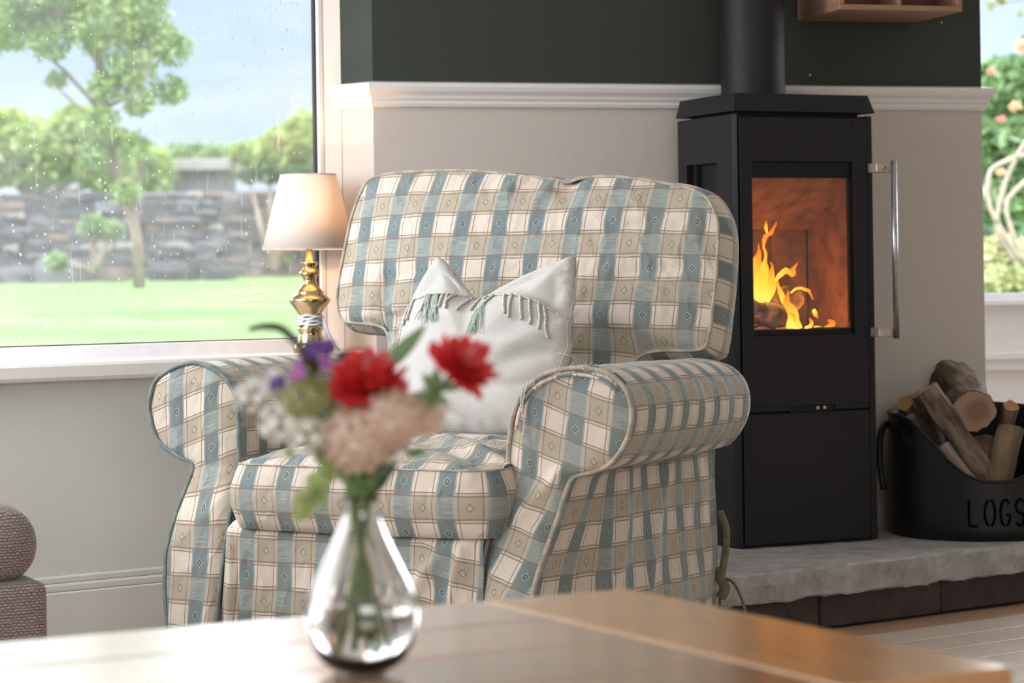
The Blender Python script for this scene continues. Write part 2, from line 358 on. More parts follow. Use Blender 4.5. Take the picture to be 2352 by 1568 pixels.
def pane_m(name, spots=True, tint=(1, 1, 1)):
    t = NT(name); v = t.obj(); fr = t.n('ShaderNodeFresnel', {'IOR': 1.5}).outputs[0]
    tr = t.n('ShaderNodeBsdfTransparent', {'Color': (*tint, 1)}).outputs[0]; gl = t.n('ShaderNodeBsdfGlossy', {'Roughness': .01}).outputs[0]
    s = t.n('ShaderNodeMixShader', {0: t.m_('MULTIPLY', fr, .9), 1: tr, 2: gl}).outputs[0]
    if spots:
        vo = t.n('ShaderNodeTexVoronoi', {'Vector': t.map(v, (1, 1, .8)), 'Scale': 62., 'Randomness': 1.})
        rnd = t.n('ShaderNodeSeparateColor', {0: vo.outputs['Color']}).outputs[0]
        dens = t.noise(v, 3.0, 2)
        rad = t.m_('MULTIPLY', t.m_('MULTIPLY', rnd, rnd), t.m_('MULTIPLY', dens, .42))
        dot = t.m_('LESS_THAN', vo.outputs['Distance'], rad)
        run = t.ramp(t.noise(t.map(v, (95, 95, 7)), 1, 2), [(.68, (0, 0, 0)), (.74, (1, 1, 1))])
        haze = t.ramp(t.noise(v, 7, 5, .7), [(.35, (.07, .07, .07)), (.8, (.19, .19, .19))])
        k = t.m_('MINIMUM', t.m_('ADD', t.m_('MULTIPLY', dot, .75), t.m_('ADD', t.m_('MULTIPLY', run, .30), haze)), .85)
        df = t.n('ShaderNodeMixShader', {0: .5, 1: t.n('ShaderNodeBsdfDiffuse', {'Color': (.9, .9, .92, 1)}).outputs[0], 2: t.n('ShaderNodeBsdfTranslucent', {'Color': (.95, .95, .97, 1)}).outputs[0]}).outputs[0]
        s = t.n('ShaderNodeMixShader', {0: k, 1: s, 2: df}).outputs[0]
    return t.out(s)
M['pane'] = pane_m('rain_spotted_glass'); M['pane_clean'] = pane_m('clear_window_glass', False)
def fireglass():
    t = NT('smoky_stove_glass'); v = t.obj(); fr = t.n('ShaderNodeFresnel', {'IOR': 1.5}).outputs[0]
    s = t.n('ShaderNodeMixShader', {0: t.m_('MULTIPLY', fr, 1.), 1: t.n('ShaderNodeBsdfTransparent', {'Color': (.93, .89, .85, 1)}).outputs[0], 2: t.n('ShaderNodeBsdfGlossy', {'Roughness': .03}).outputs[0]}).outputs[0]
    k = t.ramp(t.noise(t.map(v, (6, 6, 4)), 1, 4, .6), [(.45, (.02, .02, .02)), (.8, (.10, .10, .10))])
    return t.out(t.n('ShaderNodeMixShader', {0: k, 1: s, 2: t.n('ShaderNodeBsdfDiffuse', {'Color': (.16, .11, .08, 1)}).outputs[0]}).outputs[0])
M['fireglass'] = fireglass()
def glass_m(name, ior, col=(1, 1, 1)):
    t = NT(name); return t.out(t.n('ShaderNodeBsdfPrincipled', {'Base Color': col, 'Roughness': 0., 'IOR': ior, 'Transmission Weight': 1.}).outputs[0])
M['glass'] = glass_m('clear_vase_glass', 1.5); M['water'] = glass_m('water', 1.33)
M['brick_fire'] = plain('firebrick', (.42, .22, .13), .9, .25, 18, .004, 60); M['ash'] = plain('ash_and_embers', (.22, .17, .15), .95, .3, 40, .006, 50)
def charlog():
    t = NT('burning_log'); v = t.obj(); n = t.noise(v, 26, 4, .65)
    c = t.ramp(n, [(.38, (.15, .10, .08)), (.5, (.5, .44, .40)), (.7, (.7, .64, .6))])
    e = t.ramp(t.noise(v, 34, 4), [(.60, (0, 0, 0)), (.72, (1, .09, .03))])
    return t.out(t.bsdf(c, .95, Emission_Color=e, Emission_Strength=.7))
M['charlog'] = charlog()
def flame_m():
    t = NT('flame'); s = t.n('ShaderNodeSeparateXYZ', {0: t.uv()}); h = s.outputs[0]
    f = t.m_('ADD', h, t.m_('MULTIPLY', t.m_('SUBTRACT', t.noise(t.obj(), 45, 3), .5), .5))
    c = t.ramp(f, [(0, (1, .62, .10)), (.3, (1, .48, .03)), (.7, (1, .26, .012)), (1, (.8, .12, .01))])
    lw = t.n('ShaderNodeLayerWeight', {'Blend': .35}).outputs['Facing']
    k = t.m_('MINIMUM', t.m_('MULTIPLY', t.m_('SUBTRACT', 1., lw), 1.5), 1.)
    e = t.n('ShaderNodeEmission', {'Color': c, 'Strength': 2.6}).outputs[0]
    return t.out(t.n('ShaderNodeMixShader', {0: t.m_('MULTIPLY', k, .85), 1: t.n('ShaderNodeBsdfTransparent').outputs[0], 2: e}).outputs[0])
M['flame'] = flame_m()
def bulb_m():
    t = NT('glowing_bulb'); return t.out(t.n('ShaderNodeEmission', {'Color': (1, .62, .3, 1), 'Strength': 8.}).outputs[0])
M['bulb'] = bulb_m()
M['red'] = leaf_m('red_petals', (.62, .02, .03), (.82, .07, .07), .35, 60); M['peach'] = leaf_m('blush_petals', (.80, .62, .50), (.93, .80, .70), .45, 60)
M['whitep'] = leaf_m('white_petals', (.92, .90, .85), (.97, .96, .94), .5, 60); M['purple'] = leaf_m('purple_petals', (.15, .07, .36), (.27, .15, .52), .3, 60)
M['magenta'] = leaf_m('magenta_petals', (.58, .20, .58), (.75, .38, .72), .35, 60); M['umbel'] = leaf_m('olive_umbel', (.22, .26, .06), (.42, .43, .14), .3, 90)
M['stem'] = leaf_m('green_stem', (.08, .17, .03), (.2, .32, .07), .2, 40); M['spike'] = leaf_m('dark_seed_spike', (.03, .035, .015), (.09, .085, .035), .1, 90)
M['budbrown'] = plain('flower_centre', (.25, .10, .04), .9, .3, 120)
M['strap'] = plain('olive_tie_cloth', (.16, .145, .09), .9, .2, 80, .002, 300); M['strap_blue'] = plain('blue_grey_tie_cloth', (.17, .21, .22), .9, .2, 80, .002, 300)

# ------------------------------------------------------------------ room shell
def wallquad(name, pts, mat, z0, z1, th=(0, 0), kind='structure', parent=None, bw=0):
    # vertical slab: plan polygon extruded
    o = prism(name, mat, parent, pts, z0, z1, bw)
    if kind: o['kind'] = kind
    return o
SL = .7345; NX, NY = .592, -.806      # bay wall slope and its room-side normal
def bay(x, off=0.): return (x, 6.34+off+SL*x)
CEIL = 2.45
# floor: boards over a base
fl = box('floor', M['floorwood'], None, (-3.2, 4.2, -2.6, 9.6, -.08, -.012), 0); tag(fl, kind='structure')
hd = Vector((.811, .585)); hn = Vector((-.585, .811))      # hearth direction and its inward normal
bm0 = None
for r in range(-16, 32):
    for c in range(-2, 4):
        ln = 2.2; x0 = -1.6+c*ln+(r % 3)*.7-.8; y0 = -.02-(r+1)*.13
        if r < 0: x0 = 1.55+(c+2)*ln
        org = Vector((.809, 5.71))
        a = org+hd*(x0)+hn*y0; b = a+hd*ln
        if b.x < -2.4 or max(a.y, b.y) > 7.85 or a.y < -2.4 or b.x > 4.0: continue
        o = box('floorboard', M['floorwood_dark'] if r == 0 else M['floorwood'], fl, (.0015, ln-.0015, 0, .127, -.012, 0), .002,
                matrix=Matrix.Translation((a.x, a.y, 0)) @ Matrix.Rotation(math.atan2(hd.y, hd.x), 4, 'Z'))
ce = box('ceiling', M['ceil'], None, (-3.2, 4.2, -2.6, 9.6, CEIL, CEIL+.1), 0); tag(ce, kind='structure')
# left bay wall below the window and above it
XW = -.343
wl = wallquad('wall_left', [bay(-3.0), bay(XW), bay(XW, .32), bay(-3.0, .32)], M['grey_wall'], 0, .615)
o = wallquad('wall_lintel', [bay(-3.0), bay(XW), bay(XW, .32), bay(-3.0, .32)], M['white'], 2.15, CEIL); o.name = 'wall_left_upper'
# breast: white below, green above
def br(x): return (x, 6.085+(x-XW)*.296)
XR = 1.282
plan = [br(XW), br(XR), (XR-.05, 8.2), (XW-.19, 6.62), (-.484, 6.188+.02), (-.43, 6.16)]
wb = wallquad('wall_breast', plan, M['cream_wall'], 0, 1.28)
wg = wallquad('wall_breast_upper', plan, M['green'], 1.28, CEIL)
# window reveal post, painted white, between the pane and the green return
jp = wallquad('trim_window_post', [(-.482, 6.19), (-.4835, 6.184), (-.428, 6.156), (-.43, 6.165)], M['cream_wall'], .62, 2.15)
# dado rail: profile swept round the breast
prof = [(.0, 0), (.010, .002), (.014, .010), (.012, .016), (.018, .022), (.020, .030), (.030, .040), (.034, .050), (.034, .060), (.0, .066)]
path = [Vector(p) for p in [(-.438, 6.163), br(XW), br(XR), (XR-.03, 7.6)]]
V, Fc = [], []
for i, p in enumerate(path):
    d1 = (p-path[i-1]).normalized() if i else (path[1]-p).normalized(); d2 = (path[i+1]-p).normalized() if i < len(path)-1 else d1
    n1 = Vector((d1.y, -d1.x)); n2 = Vector((d2.y, -d2.x)); nm = (n1+n2).normalized(); k = 1/max(.4, nm.dot(n1))
    for a, b in prof: V.append((p.x+nm.x*a*k, p.y+nm.y*a*k, 1.262+b))
n = len(prof)
for i in range(len(path)-1):
    for k in range(n): Fc.append((i*n+k, (i+1)*n+k, (i+1)*n+(k+1) % n, i*n+(k+1) % n))
Fc.append(tuple(range(n))); Fc.append(tuple(range(3*n, 4*n))[::-1])
dr = link('trim_dado_rail', V, Fc, M['white'], None, False); tag(dr, kind='structure')
# screw plugs in the green wall
for x, zz in ((.80, 1.355), (1.17, 1.50)):
    p = br(x); o = lathe('screw_plug', M['white'], wg, [(0, -.002), (.0022, -.002), (.0022, .004), (0, .004)], 10)
    o.matrix_local = Matrix.Translation((p[0], p[1]-.003, zz)) @ Matrix.Rotation(PI/2, 4, 'X')
# baseboard
def along(z0, z1, th, name, mat, bw=.004, x0=-3.0, x1=XW, off=0.):
    a = bay(x0, off); b = bay(x1, off); pts = [(a[0]+NX*th, a[1]+NY*th), (b[0]+NX*th, b[1]+NY*th), b, a]
    o = prism(name, mat, None, pts, z0, z1, bw); return tag(o, kind='structure')
along(0, .121, .022, 'baseboard_left', M['grey_wall'], .003)
along(.121, .140, .015, 'trim_baseboard_cap', M['grey_wall'], .005); along(.140, .157, .010, 'trim_baseboard_bead', M['grey_wall'], .004)
# sill board
a = bay(-3.0); b = bay(XW-.004); s_ = bay(-3.0, .225); e_ = bay(-.50, .225)
pts = [(a[0]+NX*.035, a[1]+NY*.035), (b[0]+NX*.035-.02, b[1]+NY*.035-.015), (-.43, 6.15), (-.486, 6.19), s_]
o = prism('trim_window_sill', M['white'], None, pts, .605, .65, .010); tag(o, kind='structure')
# left window
win = empty('window_1', kind='structure')
def wmat(x0, off=.2):  # frame in the bay plane, local x along wall
    p = bay(x0, off); return Matrix.Translation((p[0], p[1], 0)) @ Matrix.Rotation(math.atan2(SL, 1), 4, 'Z')
LW = (3.0-.4855)*math.hypot(1, SL); WM = wmat(-3.0)
boxes('window_frame', M['upvc'], win, [(0, LW, -.028, .04, .645, .682), (0, LW, -.028, .04, 2.08, 2.15), (LW-.010, LW+.006, -.012, .006, .682, 2.08), (0, .05, -.028, .04, .682, 2.08), (LW*.42-.03, LW*.42+.03, -.028, .04, .682, 2.08)], .003, WM)
boxes('gasket', M['gasket'], win, [(LW-.0165, LW-.010, -.003, .008, .682, 2.08), (LW*.42+.03, LW-.016, -.006, .02, .682, .6845)], 0, WM)
box('pane', M['pane'], win, (LW*.42+.028, LW-.012, .004, .008, .682, 2.08), 0, WM)
box('pane', M['pane'], win, (.045, LW*.42-.028, .004, .008, .682, 2.08), 0, WM)
# unseen side walls with daylight openings
XL = -2.62
for b_, nm in (((XL-.12, XL, -2.6, 4.6, 0, .72), 'wall_side'), ((XL-.12, XL, -2.6, 4.6, 2.28, CEIL), 'wall_side_upper'), ((XL-.12, XL, -2.6, 1.25, .72, 2.28), 'wall_side_near'), ((XL-.12, XL, 3.95, 4.6, .72, 2.28), 'wall_side_far')):
    tag(box(nm, M['grey_wall'], None, b_, 0), kind='structure')
for b_, nm in (((-3.2, 4.2, -2.6, -2.5, 0, 1.0), 'wall_rear'), ((-3.2, 4.2, -2.6, -2.5, 2.3, CEIL), 'wall_rear_upper'), ((-3.2, -.15, -2.6, -2.5, 1.0, 2.3), 'wall_rear_left'), ((2.55, 4.2, -2.6, -2.5, 1.0, 2.3), 'wall_rear_right'), ((4.1, 4.2, -2.6, 8.4, 0, CEIL), 'wall_right')):
    tag(box(nm, M['grey_wall'], None, b_, 0), kind='structure')
# far right wall with window
YB = 8.0
tag(box('wall_back', M['white'], None, (XR-.1, 4.2, YB, YB+.25, 0, .715), 0), kind='structure')
tag(box('wall_back_upper', M['white'], None, (XR-.1, 4.2, YB, YB+.25, 2.15, CEIL), 0), kind='structure')
tag(box('trim_back_sill', M['upvc'], None, (XR-.05, 4.1, YB-.03, YB+.1, .715, .735), .004), kind='structure')
tag(boxes('trim_back_panel', M['white'], None, [(XR-.05, 4.1, YB-.022, YB, .50, .548), (XR-.05, 4.1, YB-.034, YB, .535, .56)], .004), kind='structure')
tag(box('baseboard_back', M['white'], None, (XR-.05, 4.1, YB-.02, YB, 0, .14), .004), kind='structure')
win2 = empty('window_2', kind='structure')
boxes('window_frame', M['upvc'], win2, [(1.15, 4.1, YB+.10, YB+.16, .735, .755), (1.15, 4.1, YB+.10, YB+.16, 2.08, 2.15), (1.15, 1.22, YB+.10, YB+.16, .755, 2.08), (2.5, 2.57, YB+.10, YB+.16, .755, 2.08), (4.03, 4.1, YB+.10, YB+.16, .755, 2.08)], .003)
box('pane', M['pane_clean'], win2, (1.22, 2.5, YB+.126, YB+.13, .755, 2.08), 0); box('pane', M['pane_clean'], win2, (2.57, 4.03, YB+.126, YB+.13, .755, 2.08), 0)
# hearth: slab on slate tiles
def hm(x, y, z=0): return Matrix.Translation((x, y, z)) @ Matrix.Rotation(math.atan2(hd.y, hd.x), 4, 'Z')
HO = Vector((.809, 5.71))-hn*.03
he = empty('hearth', (HO.x, HO.y, 0), math.atan2(hd.y, hd.x), kind='structure')
hx0, hx1 = -.95, 1.5
nx = 150; V, Fc = [], []
rows = [(.004, .078), (-.001, .083), (-.001, .12), (.0, .143), (.006, .148), (.05, .148), (.12, .148), (.25, .148), (.7, .148), (1.15, .148), (1.15, .078)]
for i in range(nx+1):
    x = lerp(hx0, hx1, i/nx)
    for j, (y, z) in enumerate(rows):
        yy = y; zz = z
        if j < 6: yy += .010*nz(x, j*.3, 0, 9)+.006*nz(x, j, 0, 34)
        if j < 2: zz += .007*nz(x, 0, 3, 14)+.003*nz(x, 0, 3, 50)
        if 3 <= j <= 8: zz += .0025*nz(x, y, 0, 20)
        V.append((x, yy, zz))
m = len(rows)
for i in range(nx):
    for j in range(m): Fc.append((i*m+j, (i+1)*m+j, (i+1)*m+(j+1) % m, i*m+(j+1) % m))
Fc.append(tuple(range(m))[::-1]); Fc.append(tuple(range(nx*m, nx*m+m)))
link('slab', V, Fc, M['hearth'], he, False)
xt = hx0+.03
k = 0
while xt < hx1-.05:
    box('slate_tile', M['riser'], he, (xt, min(hx1-.03, xt+.392), .030+.004*(k % 2), 1.1, 0, .077), .004); xt += .4; k += 1

# ------------------------------------------------------------------ outdoors
def gz(y): return .30+(y-7)*.036 if y < 24.5 else .93+(y-24.5)*.0102
gv = [(x, y, gz(y)) for y in (7.0, 8.4, 24.5, 90) for x in (-40, -.25, 40)]; gv += []
g = link('ground', gv, [(0, 1, 4, 3), (3, 4, 7, 6), (4, 5, 8, 7), (6, 7, 10, 9), (7, 8, 11, 10)], M['grass'], None, False)
tag(g, kind='structure')
def leaves(n, sampler, size, seed=1):
    rnd = random.Random(seed); V, Fc = [], []
    for i in range(n):
        p = Vector(sampler(rnd)); s = size*rnd.uniform(.6, 1.3)
        a = Vector((rnd.gauss(0, 1), rnd.gauss(0, 1), rnd.gauss(0, 1))).normalized(); b = a.orthogonal().normalized(); b = Matrix.Rotation(rnd.uniform(0, 6.28), 3, a) @ b; c = a.cross(b)
        k = len(V); V += [p-b*s, p+c*s*.45+a*s*.12, p+b*s, p-c*s*.45+a*s*.12]; Fc.append((k, k+1, k+2, k+3))
    return V, Fc
def blobs(bl):
    tot = sum(b[3]**2 for b in bl); cum = []; s = 0
    for b in bl: s += b[3]**2/tot; cum.append(s)
    def f(r):
        q = r.random(); i = next((k for k, c in enumerate(cum) if q <= c), len(bl)-1)
        x, y, z, R = bl[i]; d = Vector((r.gauss(0, 1), r.gauss(0, 1), r.gauss(0, 1))).normalized()*R*r.random()**.45
        return (x+d.x, y+d.y, z+d.z*.85)
    return f
def px(x, y, Y):   # plan/height of a direction at distance Y, for laying out the garden
    u = (x-1176)/5553; v = (784-y-139)/5553; c, s = math.cos(.015), math.sin(.015)
    return ((c*u+s*v)*Y, Y, .82+(-s*u+c*v)*Y)
# dry stone wall
YWL = 24.
gw = empty('garden_wall', (0, YWL, .92), 0, 'grey dry stone garden wall at the far edge of the lawn, seen through the rain-spotted window', 'wall')
rnd = random.Random(3); protos = {}
def rock(seed, sx, sy, sz):
    bm = bmesh.new(); bmesh.ops.create_cube(bm, size=1); bmesh.ops.subdivide_edges(bm, edges=bm.edges, cuts=1, use_grid_fill=True)
    for v in bm.verts:
        v.co = v.co*(1-.16*(v.co.length-.5)); v.co += Vector((nz(*v.co, 2, seed), nz(*v.co, 2, seed+9), nz(*v.co, 2, seed+5)))*.12
        v.co.x *= sx; v.co.y *= sy; v.co.z *= sz
    me = bpy.data.meshes.new('stone'); bm.to_mesh(me); bm.free(); return me
meshes = []
for i in range(12):
    me = rock(i, 1, 1, 1); me.materials.append(M['gstone'][(0, 1, 0, 2, 1, 3, 0, 1, 0, 0, 3, 1)[i]]); meshes.append(me)
zc = -.08; row = 0
while zc < .80:
    h = rnd.uniform(.07, .13); x = -6.3+rnd.uniform(0, .2)
    while x < -.9:
        wdt = rnd.uniform(.13, .34); o = bpy.data.objects.new('stone', rnd.choice(meshes)); COL.objects.link(o); o.parent = gw
        o.location = (x+wdt/2, rnd.uniform(-.03, .03), zc+h/2); o.scale = (wdt*1.02, .38, h*1.04); o.rotation_euler = (0, rnd.uniform(-.03, .03), 0); x += wdt
    zc += h*.96; row += 1
box('core', M['gstone'][1], gw, (-16, 14, -.1, .16, -.25, .72), 0)
V, Fc = [], []
for xa, xb in ((-16, -6.3), (-.9, 14)):      # the rest of the wall, outside the photograph
    zz = -.08
    while zz < .80:
        h = rnd.uniform(.08, .13); x = xa
        while x < xb:
            wdt = rnd.uniform(.16, .36); m_ = meshes[rnd.randrange(12)]; k = len(V); V += [(x+wdt/2+v.co.x*wdt*1.02, v.co.y*.38, zz+h/2+v.co.z*h*1.04) for v in m_.vertices]
            Fc += [tuple(i_+k for i_ in p.vertices) for p in m_.polygons]; x += wdt
        zz += h*.96
link('far_stones', V, Fc, M['gstone'][0], gw, False)['kind'] = 'stuff'
# rubble bank with rocks in front of the wall on the left
for i, (x_, s, lb) in enumerate([(-70, .3, 'grey rock at the foot of the garden wall, outermost left'), (40, .26, 'dark rock at the foot of the garden wall left of the pale rock'), (150, .40, 'large pale rock at the foot of the garden wall left of the tree'), (262, .22, 'small brownish rock just left of the tree trunk foot'), (400, .3, 'grey rock at the foot of the garden wall right of the tree'), (505, .2, 'small dark rock at the wall foot, left of the table lamp')]):
    p = px(x_, 600, 22.9)
    o = bpy.data.objects.new('rock', meshes[(3, 8, 2, 5, 7, 1)[i]]); COL.objects.link(o); o.location = (p[0], p[1], .90+s*.18); o.scale = (s*1.5, s, s*.6); o.rotation_euler = (0, 0, i*.7)
    tag(o, lb, 'rock', 'rocks along the foot of the garden wall')
# low shed roof above the wall
sx0, sy0, sz0 = px(350, 403, 27); sx1, _, sz1 = px(538, 374, 27)
sh = empty('garden_shed', (sx0, 27, .9), 0, 'low shed with a pale flat roof rising behind the garden wall', 'shed')
box('roof', M['gstone'][2], sh, (0, sx1-sx0, -.6, .8, sz0-.9+.02, sz1-.9+.02), .02); box('shed_wall', M['gstone'][1], sh, (.06, sx1-sx0-.06, -.5, .7, -.2, sz0-.9+.02), .02)
def bush(name, label, cat, bl, mat, n, size, seed, group=None):
    c = bl[0]; z0 = min(b[2]-b[3] for b in bl)
    r = empty(name, (c[0], c[1], z0), 0, label, cat, group)
    f = blobs([(b[0]-c[0], b[1]-c[1], b[2]-z0, b[3]) for b in bl]); V, Fc = leaves(n, f, size, seed)
    o = link('foliage', V, Fc, mat, r, False); o['kind'] = 'stuff'
    paths = [tubev([(0, 0, 0), ((b[0]-c[0])*.5, (b[1]-c[1])*.5, (b[2]-z0)*.5), (b[0]-c[0], b[1]-c[1], b[2]-z0)], [.05, .03, .01], 6) for b in bl]
    V, Fc, UV = join(paths); link('branches', V, Fc, M['trunk'], r)
    return r
def P(x, y, Y, r): a = px(x, y, Y); return (a[0], a[1], a[2], r*Y/5553)
bush('shrub', 'bright lime green bushy shrub over the left end of the garden wall', 'shrub', [P(80, 350, 26, 95), P(170, 290, 26, 55), P(20, 300, 26, 60), P(250, 370, 26, 85), P(-60, 340, 26, 120), P(330, 390, 26, 70)], M['leaf_lime'], 9000, .09, 11)
bush('shrub', 'green shrub rising above the garden wall beside the window edge, over the lampshade', 'shrub', [P(660, 340, 27, 62), P(700, 300, 27, 50), P(600, 360, 27, 45), P(740, 330, 27, 70), P(550, 350, 27, 25), P(800, 330, 27, 90)], M['leaf_lime'], 6000, .08, 12)
bush('hedge', 'dark green hedge in a low band behind the garden shed', 'hedge', [P(x, 372, 31, 45) for x in range(-150, 900, 55)], M['leaf_mid'], 9000, .12, 13)
bush('hedge', 'long mid-green hedge beyond the flowering shrub of the right-hand window', 'hedge', [(x, 21.5, 1.25+.25*math.sin(x*1.7), .75) for x in [3.2+.8*i for i in range(14)]], M['leaf_mid'], 9000, .11, 31)
bush('hedge', 'hedge beyond the garden wall at the far left of the lawn', 'hedge', [(x, 26.5, 1.9+.3*math.sin(x*1.3), .8) for x in [-7.4-.9*i for i in range(9)]], M['leaf'], 7000, .11, 32)
bush('ivy', 'dark green ivy hanging on the garden wall right of the shed', 'ivy', [P(620, 400, 23.5, 26), P(680, 405, 23.5, 28), P(570, 402, 23.5, 20), P(740, 400, 23.5, 30), P(650, 470, 23.5, 14), P(652, 540, 23.5, 12), P(655, 600, 23.5, 14)], M['leaf_dark'], 3000, .05, 14)
bush('fern', 'small green fern at the foot of the tree before the garden wall', 'fern', [P(215, 520, 21.5, 30), P(260, 530, 21.5, 22), P(130, 600, 21.5, 22)], M['leaf_mid'], 900, .06, 15)
# tree
TY = 15.
tr = empty('garden_tree', px(320, 655, TY), 0, 'slim garden tree with bright green leaves in front of the grey wall', 'tree')
def rel(q): o = tr.location; return (q[0]-o[0], q[1]-o[1], q[2]-o[2])
def P3(x, y, dy=0): return rel(px(x, y, TY+dy))
tube('trunk', M['trunk'], tr, [P3(320, 662), P3(316, 560), P3(300, 470), P3(262, 390), P3(240, 300), P3(232, 200), P3(225, 90), P3(215, -60), P3(200, -250)], [.038, .034, .035, .034, .034, .032, .028, .022, .012], 10)
brs = [tubev([P3(a, b), P3((a+c)/2, (b+d)/2-12, dy/2), P3(c, d, dy)], [.018, .012, .004], 6) for a, b, c, d, dy in ((238, 260, 60, 90, .3), (232, 200, 370, 130, -.3), (235, 250, 330, 230, .2), (225, 110, 380, 20, .3), (225, 120, 60, -20, -.2), (245, 330, 130, 200, .2), (300, 470, 330, 360, .1), (228, 150, 150, 60, .3), (216, -60, 300, -160, 0), (216, -60, 120, -170, 0))]
V, Fc, UV = join(brs); link('branches', V, Fc, M['trunk'], tr)
cl = [(40, 60, 70), (110, 95, 55), (150, 20, 80), (240, 60, 90), (330, 60, 75), (390, 110, 55), (300, 160, 65), (390, 205, 45), (240, 200, 42), (130, 185, 26), (320, 235, 40), (230, 290, 55), (300, 330, 45), (345, 380, 30), (60, -20, 80), (230, -30, 90), (350, -20, 50), (-60, 60, 100), (-50, 200, 40), (290, 440, 40), (265, 395, 45), (215, 350, 40), (412, 215, 22)]
f = blobs([(*P3(a, b, random.uniform(-.2, .2)), r*TY/5553) for a, b, r in cl]); V, Fc = leaves(11500, f, .028, 5)
o = link('foliage', V, Fc, M['leaf'], tr, False); o['kind'] = 'stuff'
# garden beyond the right-hand window
FS = bush('flowering_shrub', 'leafy green shrub filling the right-hand window', 'shrub', [P(2300, 200, 17, 80), P(2380, 180, 17, 80), P(2460, 230, 17, 110), P(2300, 330, 17, 90), P(2400, 380, 17, 110), P(2310, 460, 17, 80)], M['leaf_mid'], 7500, .06, 21)
bush('shrub', 'blue-green shrub standing low behind the chimney breast edge', 'shrub', [P(2290, 420, 19, 90), P(2400, 520, 19, 110), P(2300, 560, 18, 70), P(2350, 640, 17, 70), P(2250, 300, 19, 100)], M['leaf_blue'], 7000, .06, 22)
bush('grass_clump', 'pale yellow-green grass clump low in the right-hand window', 'plant', [P(2300, 590, 15, 55), P(2370, 600, 15, 60), P(2300, 650, 14, 45), P(2370, 660, 14, 50)], leaf_m('straw_green_leaves', (.36, .40, .18), (.6, .6, .35)), 3000, .05, 23)
for i, (a, b, r_, mt, lb) in enumerate([(2277, 165, 12, 'petal_pink', 'pink rose bloom high at the breast edge in the right-hand window'), (2330, 245, 17, 'petal_peach', 'peach bloom in the middle of the right-hand window'), (2300, 275, 13, 'petal_pink', 'pale pink bloom below the peach bloom in the right-hand window'), (2300, 395, 14, 'petal_peach', 'orange bloom between the pale stems in the right-hand window'), (2345, 108, 20, 'petal_peach', 'russet tuft at the top of the shrub in the right-hand window')]):
    c = Vector(px(a, b, 16.2))-FS.location
    Rr = r_*.75*16.2/5553; V, Fc = leaves(60, blobs([(c.x, c.y, c.z, Rr)]), Rr*.5, 40+i); o = link('bloom', V, Fc, M[mt], FS, False); o['kind'] = 'stuff'; o['label'] = lb
st = empty('bare_shrub', px(2330, 600, 14), 0, 'shrub with pale bare curving stems in the right-hand window', 'shrub')
def R3(x, y): o = st.location; q = px(x, y, 14); return (q[0]-o[0], q[1]-o[1], q[2]-o[2])
for pts_ in ([(2330, 600), (2290, 520), (2305, 430), (2335, 360), (2360, 320)], [(2345, 600), (2275, 480), (2272, 400), (2300, 375), (2370, 350)], [(2350, 600), (2310, 480), (2340, 430), (2380, 400)]):
    tube('stem', M['stem_pale'], st, catmull([Vector(R3(*q)) for q in pts_], 20, False), .015, 7)
f = empty('overhanging_branch', px(2400, -60, 13), 0, 'leafy twig hanging against the sky at the top of the right-hand window', 'branch')
def T3(x, y, Y=13): o = f.location; q = px(x, y, Y); return (q[0]-o[0], q[1]-o[1], q[2]-o[2])
tube('twig', M['trunk'], f, [T3(2400, -60), T3(2350, 0), T3(2290, 8)], [.008, .005, .002], 6); tube('twig', M['trunk'], f, [T3(2400, -60), T3(2360, 30), T3(2340, 40)], [.008, .005, .002], 6)
V, Fc = leaves(120, blobs([(*T3(2275, 12), .03), (*T3(2300, 2), .03), (*T3(2340, 28), .02), (*T3(2350, 85), .015)]), .016, 9); link('foliage', V, Fc, M['umbel'], f, False)['kind'] = 'stuff'

# ------------------------------------------------------------------ wood stove
sv = empty('wood_stove', (.553, 5.97, .148), math.atan2(.418, .909), 'tall black steel wood stove with a lit fire behind glass, on the stone hearth', 'stove')
S, SD = M['stove'], M['stove_dark']
# left side cheek with its side window opening
boxes('side_panel', S, sv, [(0, .020, .012, .0876, .004, 1.0766), (0, .020, .245, .29, .004, 1.0766), (0, .020, .0876, .245, .96, 1.0766), (0, .020, .0876, .245, .004, .42)], .0015)
boxes('side_window_rebate', SD, sv, [(.020, .026, .07, .26, .40, .98), (.004, .022, .20, .206, .42, .96)], 0)
boxes('side_panel', S, sv, [(.388, .406, .004, .29, .004, 1.0766)], .0015)
boxes('back_panel', SD, sv, [(.02, .388, .275, .288, .004, 1.0766), (.02, .388, .03, .275, .004, .02), (.02, .388, .03, .275, .50, .53), (.02, .388, .03, .275, .99, 1.0766)], 0)
box('plinth', SD, sv, (.012, .395, .015, .28, 0, .006), 0)
boxes('groove', SD, sv, [(.004, .018, .020, .03, .004, 1.074), (.382, .402, .020, .03, .004, 1.074), (.018, .382, .020, .03, .31, .36), (.018, .382, .020, .03, 1.04, 1.074)], 0)
# chamfered corner strips
prism('corner_strip', S, sv, [(0, .012), (.010, .001), (.013, .006), (.006, .02), (0, .02)], .004, 1.0766, .0008)
# lower drawer front
box('drawer_front', S, sv, (.016, .384, 0, .019, .008, .332), .002)
